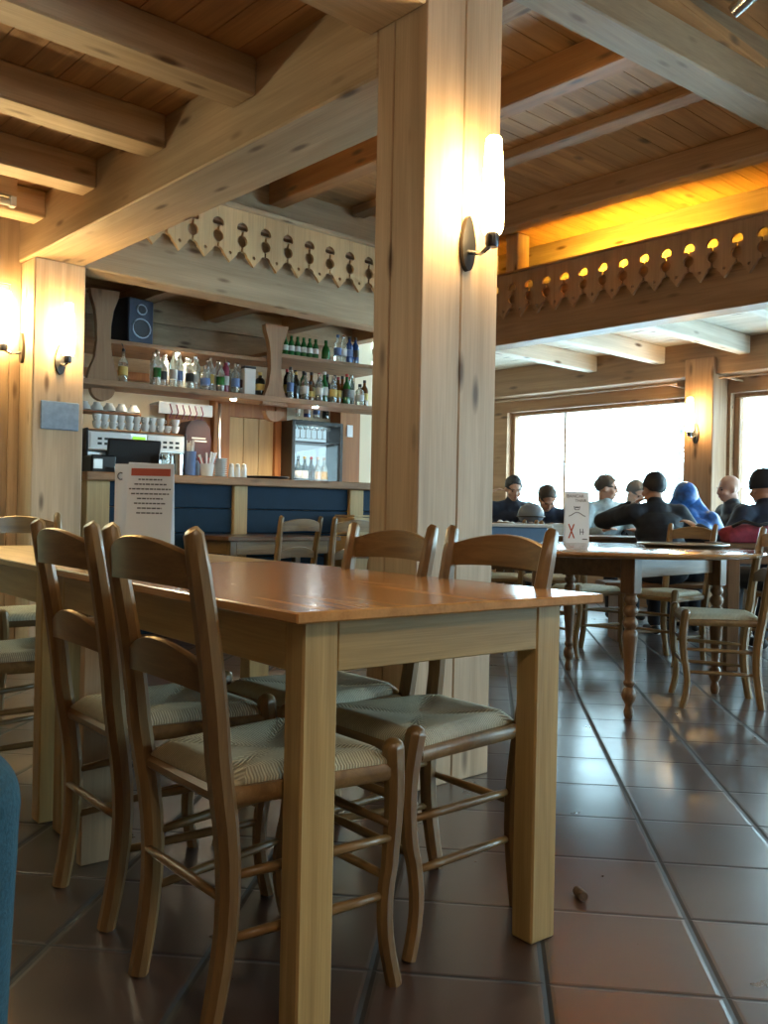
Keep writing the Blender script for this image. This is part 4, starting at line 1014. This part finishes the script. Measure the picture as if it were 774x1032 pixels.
for i, (k, g, l, c) in enumerate(wn):
    bottle(k, g, l, c, (5.555 + i * .085, 7.50, 1.168), '%s wine bottle with %s, %s, %s in the lit fridge' % (gn[g], nm[l], ('black capsule', 'yellow capsule', 'red capsule', 'white capsule', 'white capsule')[i], ords[i]), 'wine bottles in the lit fridge')
GL = []
for i in range(7):
    t = thing('wine_glass', 'clear stemmed glass in the upper row of the lit fridge', 'glass', (5.50 + i * .073, 7.50, 1.633), 0, 'glasses in the lit fridge')
    if not GL:
        bm = newbm(); add_lathe(bm, [(.022, .09), (.03, .12), (.031, .15), (.028, .185), (.027, .185), (.029, .15), (.028, .12), (.0, .093)], 14); a = obj('glass_bowl', bm, M['bottle_clear'], t, True)
        bm = newbm(); add_lathe(bm, [(0, 0), (.028, 0), (.026, .004), (.005, .008), (.004, .09), (.0, .092)], 14); b = obj('stem', bm, M['bottle_clear'], t, True); GL = [a, b]
    else:
        for a in GL: c = a.copy(); C.objects.link(c); c.parent = t
for i, (k, g, l, c) in enumerate((('beer', 'bottle_clear', 'label_w', 'label_w'), ('squat', 'bottle_blue', 'label_w', 'chrome'), ('squat', 'bottle_clear', 'label_b', 'black'), ('squat', 'bottle_dark', None, 'black'))):
    b_ = bottle('beer' if k == 'beer' else 'squat', g, l, c, (5.54 + i * .12, 7.50, 1.84), ['slim clear bottle, leftmost on top of the lit fridge', 'squat blue bottle on top of the lit fridge', 'squat clear bottle on top of the lit fridge', 'squat dark bottle, rightmost on top of the lit fridge'][i], 'bottles on top of the lit fridge')
    b_.scale = (.8, .8, .8)

for (x, y, z), e_ in (((3.90, 7.05, 2.185), 9), ((4.36, 6.86, 1.82), 9), ((5.27, 6.86, 1.82), 9)):
    l = bpy.data.lights.new('downlight_beam', 'SPOT'); l.energy = 45 if 4.2 < x < 4.5 else 75; l.color = (1, .80, .52); l.spot_size = R(150); l.spot_blend = 1; l.shadow_soft_size = .03
    o = bpy.data.objects.new('downlight_beam', l); C.objects.link(o); o.location = (x, y, z)
l = bpy.data.lights.new('fridge_lamp', 'POINT'); l.energy = .8; l.color = (.8, .95, 1); l.shadow_soft_size = .03; o = bpy.data.objects.new('fridge_lamp', l); C.objects.link(o); o.location = (5.72, 7.40, 1.70)
bm = newbm(); add_box(bm, (2.2, 7.70, 0), (6.7, 7.78, 2.83)); struct('wall_bar', bm, M['plaster'], 'cream plaster wall behind the bar', 'wall')
# the bar stands eight degrees out of line with the hall; turn it about its left end
sa, ca = math.sin(R(8)), math.cos(R(8))
def turned(x, y): return (2.6 * sa + y * ca) / (x * sa + y * ca)
seen = set()
for o in list(bpy.data.objects):
    if o in BEFORE or o.parent: continue
    if o.location.length < 1e-6:
        for c in ([o] if o.type == 'MESH' else [k for c in kids(o) for k in [c] + kids(c)]):
            if c.data in seen: continue
            seen.add(c.data)
            for v in c.data.vertices:
                q = turned(v.co.x, v.co.y); v.co.x *= q; v.co.y *= q
    else:
        q = turned(o.location.x, o.location.y); o.location.x *= q; o.location.y *= q
        o.rotation_euler.z -= R(8)
        if o.type == 'EMPTY': o.scale = o.scale * q; o.location.z = o.location.z

# ------------------------------------------------------------------ people
def capsule(bm, a, b, ra, rb, n=12):
    a, b = Vector(a), Vector(b)
    add_ball(bm, a, ra, n); add_ball(bm, b, rb, n)
    if (b - a).length > 1e-4: add_tube(bm, [a, b], [ra, rb], n)
def bake(name, bm, m, parent, voxel, smooth=6):
    me = bpy.data.meshes.new(name); bmesh.ops.recalc_face_normals(bm, faces=bm.faces[:]); bm.to_mesh(me); bm.free()
    o = bpy.data.objects.new(name, me); C.objects.link(o)
    r = o.modifiers.new('r', 'REMESH'); r.mode = 'VOXEL'; r.voxel_size = voxel
    s = o.modifiers.new('s', 'SMOOTH'); s.iterations = smooth; s.factor = .5
    dg = bpy.context.evaluated_depsgraph_get(); me2 = bpy.data.meshes.new_from_object(o.evaluated_get(dg))
    bpy.data.objects.remove(o); bpy.data.meshes.remove(me)
    me2.name = name; me2.polygons.foreach_set('use_smooth', [True] * len(me2.polygons))
    me2.materials.clear(); me2.materials.append(m)
    q = bpy.data.objects.new(name, me2); C.objects.link(q); q.parent = parent; return q
def elbow(s, h, l1, l2, pole):
    s, h, pole = Vector(s), Vector(h), Vector(pole)
    d = h - s; L = min(d.length, (l1 + l2) * .995); dn = d.normalized(); h2 = s + dn * L
    a = (l1 * l1 - l2 * l2 + L * L) / (2 * L); hh = math.sqrt(max(0, l1 * l1 - a * a))
    pv = pole - dn * pole.dot(dn); pv.normalize()
    return s + dn * a + pv * hh, h2

def person(label, head, a, lean=10, side=0, yaw=0, pitch=10, hands=((-.15, .38, .78), (.15, .38, .78)), coat='navy', hair='hair_br', skin='skin', style='short', seat=.45, scale=1.0, trousers='trouser', beard=False, hood=None, legs=True, hips=None, knees=None, shin=(0, .03), voxel=.0105):
    """seated figure; head = world position of the head centre, facing local +y turned by a (degrees)"""
    la = R(lean); sd = R(side)
    # spine in local coords
    hip = Vector((0, 0, seat + .10))
    up_ = Vector((math.sin(sd), math.sin(la), math.cos(la) * math.cos(sd))).normalized()
    chest = hip + up_ * .30; neck = hip + up_ * .50
    hd_dir = (up_ + Vector((0, math.sin(R(pitch)) * .6, .35))).normalized()
    hc = neck + hd_dir * .150
    if hips is None:
        rot = Matrix.Rotation(R(a), 3, 'Z'); base = Vector(head) - rot @ hc
        loc = Vector((base.x, base.y, 0)); dz = Vector(head).z - hc.z
    else: loc = Vector(hips); dz = 0
    t = thing('person', label, 'person', loc, R(a))
    # head shape
    def head_m(): return Matrix.Translation(hc) @ Matrix.Rotation(R(yaw), 4, 'Z') @ Matrix.Rotation(R(-pitch), 4, 'X')
    HM = head_m()
    bm = newbm()
    def hb(c, r, seg=14):
        q = bmesh.ops.create_uvsphere(bm, u_segments=seg, v_segments=10, radius=1)
        for v in q['verts']: v.co = HM @ (Vector((v.co.x * r[0], v.co.y * r[1], v.co.z * r[2])) + Vector(c))
    hb((0, -.012, .035), (.076, .094, .088)); hb((0, .018, -.03), (.060, .072, .075)); hb((0, .045, -.075), (.036, .040, .032))
    hb((0, .092, -.012), (.013, .022, .024)); hb((0, .104, -.024), (.016, .013, .011)); hb((0, .085, .02), (.05, .012, .012))
    hb((0, .082, -.054), (.026, .012, .010))
    for s in (-1, 1): hb((s * .077, -.008, -.008), (.010, .020, .032)); hb((s * .045, .06, -.03), (.022, .024, .022))
    capsule(bm, HM @ Vector((0, -.02, -.06)), neck - up_ * .03, .052, .058)
    # torso
    for k in range(6):
        u = k / 5; c = hip.lerp(neck, u * .92); w = [.165, .150, .150, .165, .170, .11][k]; d = [.115, .110, .108, .112, .105, .08][k]
        add_ball(bm, c, (w, d, .085), 12)
    sh = []
    for s in (-1, 1): sh.append(neck + Vector((s * .175, 0, 0)) - up_ * .055)
    arms = []
    for i, s in enumerate((-1, 1)):
        e, h = elbow(sh[i], hands[i], .30, .255, (s * .7, -.35, -.8)); arms.append((sh[i], e, h))
        capsule(bm, sh[i], e, .050, .040); capsule(bm, e, h, .040, .027)
        d = (h - e).normalized(); upv = Vector((0, 0, 1)) - d * d.z; upv = upv.normalized() if upv.length > .05 else Vector((1, 0, 0)); sv = d.cross(upv)
        palm = h + d * .05
        for k in range(3): add_ball(bm, h + d * (.015 + .028 * k), (.030, .030, .020), 8) if False else capsule(bm, h + d * (.01 + .025 * k) - sv * .022, h + d * (.01 + .025 * k) + sv * .022, .013, .013, 8)
        for q, ln in enumerate((.068, .078, .072, .056)):
            o_ = h + d * .075 + sv * (-.033 + .022 * q); m_ = o_ + d * ln * .55 - upv * .006; capsule(bm, o_, m_, .0095, .009, 8); capsule(bm, m_, m_ + (d * .6 - upv * .8).normalized() * ln * .45, .009, .0075, 8)
        th = h + d * .02 - sv * .034 * s; capsule(bm, th, th + (d * .7 - sv * s * .7).normalized() * .055, .012, .009, 8)
    kn = knees or ((-.11, .42, seat + .075), (.11, .42, seat + .075)); legp_ = []
    for i, s in enumerate((-1, 1)):
        hp = hip + Vector((s * .09, .02, -.02)); k_ = Vector(kn[i]); an = k_ + Vector((shin[0], shin[1], 0)); an.z = .085
        legp_.append((hp, k_, an)); capsule(bm, hp, k_, .085, .060); capsule(bm, k_, an, .056, .036); capsule(bm, an - Vector((0, .03, .045)), an + Vector((0, .15, -.05)), .036, .028)
    bake('body', bm, M[skin], t, voxel)
    # clothing
    bm = newbm()
    for k in range(6):
        u = k / 5; c = hip.lerp(neck, u * .92); w = [.200, .188, .188, .198, .196, .12][k]; d = [.148, .144, .142, .146, .134, .094][k]
        add_ball(bm, c, (w, d, .092), 14)
    capsule(bm, neck - up_ * .05, neck + up_ * .03, .092, .068)
    for s in (-1, 1): capsule(bm, neck - up_ * .01, neck + Vector((s * .14, 0, 0)) - up_ * .045, .062, .066)
    for s, e, h in arms:
        capsule(bm, s, e, .080, .064); capsule(bm, e, e.lerp(h, .92), .062, .044)
    if style == 'hood':
        for s in (-1, 1):
            for k in range(4): capsule(bm, HM @ Vector((s * (.03 + .02 * k), -.05 + .01 * k, .07 - .04 * k)), neck + Vector((s * (.05 + .05 * k), -.05, -.10)), .045, .06)
    rnd = random.Random(len(label))
    for k in range(10):       # folds
        s, e, h = arms[k % 2]; u = rnd.random(); c = s.lerp(e, u); add_ball(bm, c + Vector((rnd.uniform(-.03, .03), rnd.uniform(-.03, .03), rnd.uniform(-.03, .03))), .060, 8)
    bake('jacket', bm, M[coat], t, voxel)
    bm = newbm()
    add_ball(bm, hip - Vector((0, 0, .01)), (.185, .14, .115), 14)
    for hp, k_, an in legp_: capsule(bm, hp, k_, .098, .073); capsule(bm, k_, an + Vector((0, 0, .03)), .070, .056)
    bake('trousers', bm, M[trousers], t, voxel)
    for hp, k_, an in legp_:
        bm = newbm(); capsule(bm, an - Vector((0, .035, .042)), an + Vector((0, .16, -.048)), .040, .034); bake('shoe', bm, M['shoe'], t, .012)
    # hair
    if style in ('short', 'fringe', 'long'):
        bm = newbm()
        q = bmesh.ops.create_uvsphere(bm, u_segments=20, v_segments=14, radius=1)
        for v in q['verts']:
            p_ = v.co.copy(); front = p_.y
            zl = -.30 + .95 * max(0, front) ** 1.3 - .78 * max(0, -front)
            z_ = max(p_.z, zl + .05 * math.sin(p_.x * 31 + p_.y * 9))
            if z_ < .05:
                rr_ = math.hypot(p_.x, p_.y); kk = max(rr_, .96 + .25 * min(0, z_)) / max(rr_, .05); p_.x *= kk; p_.y *= kk
            if z_ > 0:
                rr_ = math.hypot(p_.x, p_.y); kk = min(1, (math.sqrt(max(0, 1 - z_ * z_)) * 1.02 + .015) / max(rr_, .01)); p_.x *= kk; p_.y *= kk
            j = 1 + .045 * math.sin(p_.x * 23 + p_.y * 17)
            v.co = HM @ Vector((p_.x * .085 * j, -.016 + p_.y * .103 * j, .034 + z_ * .098 * j))
        bmesh.ops.remove_doubles(bm, verts=bm.verts[:], dist=.0005)
        obj('hair', bm, M[hair], t, True)
    if style in ('hat', 'hood'):
        bm = newbm()
        if style == 'hat':
            add_lathe(bm, [(.086, -.012), (.092, -.01), (.093, .035), (.089, .065), (.072, .105), (.045, .128), (0, .136)], 20, M=HM @ Matrix.Translation((0, -.014, .01)) @ Matrix.Diagonal((1, 1.14, 1, 1)))
            obj('knitted_hat', bm, M[hair], t, True)
        else:
            add_ball(bm, (0, 0, 0), 1, 18, M=HM @ Matrix.Translation((0, -.025, .015)) @ Matrix.Diagonal((.104, .118, .128, 1)))
            bmesh.ops.bisect_plane(bm, geom=bm.verts[:] + bm.edges[:] + bm.faces[:], plane_co=HM @ Vector((0, .055, 0)), plane_no=HM.to_3x3() @ Vector((0, 1, -.1)), clear_outer=True)
            bmesh.ops.solidify(bm, geom=bm.faces[:], thickness=.012)
            obj('hood', bm, M[coat], t, True)
    bm = newbm()
    for s in (-1, 1): add_ball(bm, HM @ Vector((s * .031, .079, .005)), .0085, 8)
    obj('eyes', bm, M['eye'], t, True)
    bm = newbm(); add_tube(bm, [HM @ Vector((-.022, .086, -.054)), HM @ Vector((0, .096, -.053)), HM @ Vector((.022, .086, -.054))], [.002, .006, .002], 6); obj('lips', bm, M['lips'], t, True)
    if style != 'hood':
        bm = newbm()
        for s in (-1, 1): add_tube(bm, [HM @ Vector((s * .015, .091, .022)), HM @ Vector((s * .032, .090, .027)), HM @ Vector((s * .05, .076, .02))], .004, 5)
        obj('eyebrows', bm, M[hair if style != 'bald' else 'hair_gr'], t)
    return t
def HP(px, y, f):      # head centre from bearing, picture height and distance
    p = W(px, f); hz = 517 + (px - 387) * .02
    p.z = H_ + (hz - y) / F_ * f; return p

person('person with short dark hair in dark top, hands raised, leftmost at the window table', HP(517, 500, 8.8), 145, 14, 0, 0, 20, ((-.14, .34, .84), (.24, .16, 1.14)), 'navy', 'hair_bk', 'skin')
person('person in dark sweater leaning over the table with head bowed left of the menu card', HP(551, 499, 8.5), 120, 34, 0, 25, 40, ((-.14, .48, .80), (.16, .45, .80)), 'navy', 'hair_br', 'skin_t')
person('man in light grey shirt looking right, directly behind the menu card', HP(611, 491, 8.6), 150, 8, 0, 62, 4, ((-.16, .36, .80), (.16, .36, .80)), 'greytee', 'hair_br', 'skin')
person('grey haired man in dark jacket looking down between the grey shirt and the black sweater', HP(640, 496, 8.9), 140, 18, 0, 30, 30, ((-.12, .36, .80), (.14, .34, .80)), 'charcoal', 'hair_gr', 'skin')
person('broad person in black sweater with back to the camera, hand at the face', HP(658, 491, 7.0), -36, 24, 0, 12, 6, ((-.16, .30, 1.02), (.26, .40, .80)), 'blackcloth', 'hair_bk', 'skin_t')
person('person in shiny bright blue hooded jacket hunched before the window post', HP(690, 497, 7.4), -50, 36, 0, 0, 24, ((-.12, .46, .80), (.16, .44, .80)), 'bluejk', 'hair_bk', 'skin', 'hood')
bald = person('bald man in dark coat facing left at the right end of the table', HP(734, 495, 7.9), 52, 12, 0, 0, 8, ((-.12, .40, .80), (.16, .38, .80)), 'charcoal', 'hair_gr', 'skin_t', 'bald')
hatted = person('person in dark hat and dark coat reaching left at the right photo edge', HP(768, 488, 6.3), -34, 26, 0, 0, 4, ((-.46, .30, .86), (.12, .5, .84)), 'navy', 'blackcloth', 'skin', 'hat')

# jeans sitter at left edge: only a knee shows
person('seated person at the left photo edge, only the knee in teal jeans showing', (0, 0, 0), -122, 4, hips=(-.105, 1.232, 0), coat='charcoal', trousers='denim', hands=((-.14, .22, .66), (.14, .18, .66)), seat=.44, shin=(-.012, -.004), knees=((-.15, .44, .565), (.10, .42, .52)), voxel=.009)
def stool(label, loc, rz=0, h=.45):
    t = thing('stool', label, 'stool', loc, rz, 'wooden stools')
    bm = newbm(); add_box(bm, (-.17, -.17, h - .035), (.17, .17, h), .01); obj('seat', bm, M['chair_x'], t)
    for sx in (-1, 1):
        for sy in (-1, 1): bm = newbm(); add_tube(bm, [(sx * .17, sy * .17, 0), (sx * .12, sy * .12, h - .035)], [.016, .019], 8); obj('leg', bm, M['chair_z'], t, True)
    bm = newbm()
    for s in (-1, 1): add_tube(bm, [(s * .15, -.15, .18), (s * .15, .15, .18)], .011, 8)
    add_tube(bm, [(-.15, 0, .18), (.15, 0, .18)], .011, 8); obj('stretcher', bm, M['chair_y'], t, True)
    return t
stool('wooden stool under the sitter in teal jeans', (-.105, 1.232, 0), R(-32), .44)

# window table and benches -------------------------------------------------
c = W(0, 0) + fw * 7.93 + rt * 1.93
table('window_table', 'long brown wooden table where the people sit by the window', (c - rt * .95 - fw * .36).x, (c - rt * .95 - fw * .36).y, R(-42), 1.72, .72, .76, M['dark_x'], 'dark', tt=.03)
def bench(label, c, rz, l, back=False, h=.44):
    t = thing('bench', label, 'bench', c, rz, 'wooden benches at the window tables')
    bm = newbm(); add_box(bm, (-l / 2, -.16, h - .035), (l / 2, .16, h), .008); obj('seat', bm, M['dark_x'], t)
    for s in (-1, 1): bm = newbm(); add_box(bm, (s * (l / 2 - .12) - .02, -.15, 0), (s * (l / 2 - .12) + .02, .15, h - .035), .005); obj('leg', bm, M['dark_z'], t)
    if back:
        bm = newbm(); add_box(bm, (-l / 2, -.18, .50), (l / 2, -.155, .80), .006); obj('backrest', bm, M['dark_x'], t)
        for s in (-1, 1): bm = newbm(); add_box(bm, (s * (l / 2 - .10) - .025, -.155, h), (s * (l / 2 - .10) + .025, -.12, .78), .004); obj('upright', bm, M['dark_z'], t)
    return t
b = fw * 6.86 + rt * 2.22; bench('wooden bench under the black sweater and blue jacket sitters', (b.x, b.y, 0), R(-42), 1.15)
b = fw * 8.72 + rt * 1.80; bench('wooden bench with its back to the bright window under four sitters', (b.x, b.y, 0), R(138), 2.3)
stool('wooden stool under the bald man in the dark coat', (bald.location.x, bald.location.y, 0), R(50))
stool('wooden stool under the person in the dark hat', (hatted.location.x, hatted.location.y, 0), R(60))
p = W(752, 5.62)
table('side_table', 'brown wooden side table carrying the dark red bag at the right photo edge', p.x - .23, p.y + .02, R(-42), .9, .34, .78, M['dark_x'], 'dark', tt=.03)
def lump(nm_, label, cat, loc, r, m, part, rz=0, seed=1, voxel=.012, extra=None):
    t = thing(nm_, label, cat, loc, rz); bm = newbm(); rnd = random.Random(seed)
    add_ball(bm, (0, 0, r[2]), r, 14)
    for k in range(12): add_ball(bm, (rnd.uniform(-.75, .75) * r[0], rnd.uniform(-.6, .6) * r[1], r[2] * rnd.uniform(.5, 1.35)), (r[0] * .32, r[1] * .4, r[2] * .5), 8)
    add_box(bm, (-r[0] * .8, -r[1] * .8, .0), (r[0] * .8, r[1] * .8, r[2]))
    bake(part, bm, M[m], t, voxel, 8); return t
q = p + fw * .03 + rt * .05
t = lump('sports_bag', 'dark red and black sports bag lying on the side table', 'bag', (q.x, q.y, .78), (.22, .10, .06), 'redbag', 'bag_body', R(-42), 4)
bm = newbm(); pr = [(-.14, -.05, .10), (-.09, -.10, .135), (.0, -.11, .11), (.09, -.10, .13), (.16, -.05, .09)]; add_tube(bm, pr, .012, 8); obj('strap', bm, M['black'], t, True)
q = W(781, 6.75); lump('folded_jacket', 'olive green jacket hanging beside the person in the dark hat', 'jacket', (q.x, q.y, .76), (.13, .10, .10), 'olive', 'cloth', 0, 5)
b = q; table('corner_table', 'brown table behind the side table carrying the olive jacket', b.x - .2, b.y - .12, R(-42), .5, .45, .76, M['dark_x'], 'dark', tt=.03)
# helmet, napkins on the window table
q = W(535, 7.95)
t = thing('ski_helmet', 'grey ski helmet lying on the window table beside the leftmost person', 'helmet', (q.x, q.y, .855), R(30)); t.scale = (.8, .8, .8)
bm = newbm(); add_ball(bm, (0, 0, .10), (.125, .145, .125), 18); bmesh.ops.bisect_plane(bm, geom=bm.verts[:] + bm.edges[:] + bm.faces[:], plane_co=(0, 0, .02), plane_no=(0, 0, -1), clear_outer=True); bmesh.ops.holes_fill(bm, edges=[e for e in bm.edges if e.is_boundary]); obj('shell', bm, M['helmet'], t, 'auto')
bm = newbm(); add_tube(bm, [(.128 * math.cos(R(a)), .148 * math.sin(R(a)), .075) for a in range(0, 361, 20)], .008, 6); obj('goggle_strap', bm, M['black'], t, True)
# serving cabinet and chairs near it
q = W(519, 6.15)
t = thing('serving_table', 'blue grey painted serving table with pale top just right of the column', 'table', (q.x, q.y, 0), R(-42))
bm = newbm(); add_box(bm, (-.21, -.18, .72), (.19, .18, .845), .005); obj('apron', bm, M['bluegrey'], t)
bm = newbm(); add_box(bm, (-.24, -.21, .845), (.22, .21, .865), .004); obj('pale_top', bm, M['label_w'], t)
for sx in (-.19, .17):
    for sy in (-.16, .16): bm = newbm(); add_tube(bm, [(sx, sy, 0), (sx, sy, .72)], [.016, .022], 8, squareness=.8); obj('leg', bm, M['dark_z'], t)
WG = 'wooden chairs with backs to the camera at the window table'
q = W(556, 7.15); pc(q.x, q.y, -40, 'wooden chair at the window table, its back rail left of the menu card', WG)
q = W(503, 7.2); pc(q.x, q.y, -44, 'wooden chair at the window table partly behind the column', WG)
q = W(538, 7.95); t = thing('helmet_box', 'brown wooden box under the ski helmet on the window table', 'box', (q.x, q.y, .76), R(-42)); bm = newbm(); add_box(bm, (-.16, -.12, 0), (.16, .12, .10), .004); obj('box_body', bm, M['dark_x'], t); bm = newbm(); add_box(bm, (-.165, -.125, .085), (.165, .125, .092), .002); obj('lid_seam', bm, M['dark_y'], t)
q = W(508, 7.75); t = thing('paper_napkins', 'crumpled white paper napkins in front of the leftmost person', 'napkins', (q.x, q.y, .76), 0)
bm = newbm(); rnd = random.Random(9)
for k in range(7): add_ball(bm, (rnd.uniform(-.08, .08), rnd.uniform(-.05, .05), .05 + rnd.uniform(-.02, .07)), (rnd.uniform(.03, .05), rnd.uniform(.02, .04), rnd.uniform(.02, .05)), 7)
bm2 = bm; bake('crumpled_paper', bm2, M['white'], t, .01, 3)

# ------------------------------------------------------------------ light
w = bpy.data.worlds.new('sky'); bpy.context.scene.world = w; w.use_nodes = True
bg = w.node_tree.nodes['Background']; bg.inputs['Color'].default_value = (.54, .86, 1.0, 1); bg.inputs['Strength'].default_value = 15.0
def portal(loc, rot, sx, sy):
    l = bpy.data.lights.new('daylight_portal', 'AREA'); l.shape = 'RECTANGLE'; l.size = sx; l.size_y = sy; l.cycles.is_portal = True
    o = bpy.data.objects.new('daylight_portal', l); C.objects.link(o); o.location = loc; o.rotation_euler = rot
for a, b_ in wins: portal((8.52, (a + b_) / 2, 1.32), (0, R(90), 0), 1.64, b_ - a)
portal((6.2, -3.22, 1.6), (R(90), 0, 0), 3.2, 1.1)
portal((1.1, 5.92, 1.15), (R(-90), 0, 0), 1.7, 2.2)
vs = bpy.context.scene.view_settings
vs.view_transform = 'Standard'; vs.look = 'None'; vs.exposure = .32; vs.gamma = 1; vs.use_curve_mapping = False
bpy.context.scene.cycles.max_bounces = 8
bpy.context.scene.cycles.sample_clamp_indirect = 8
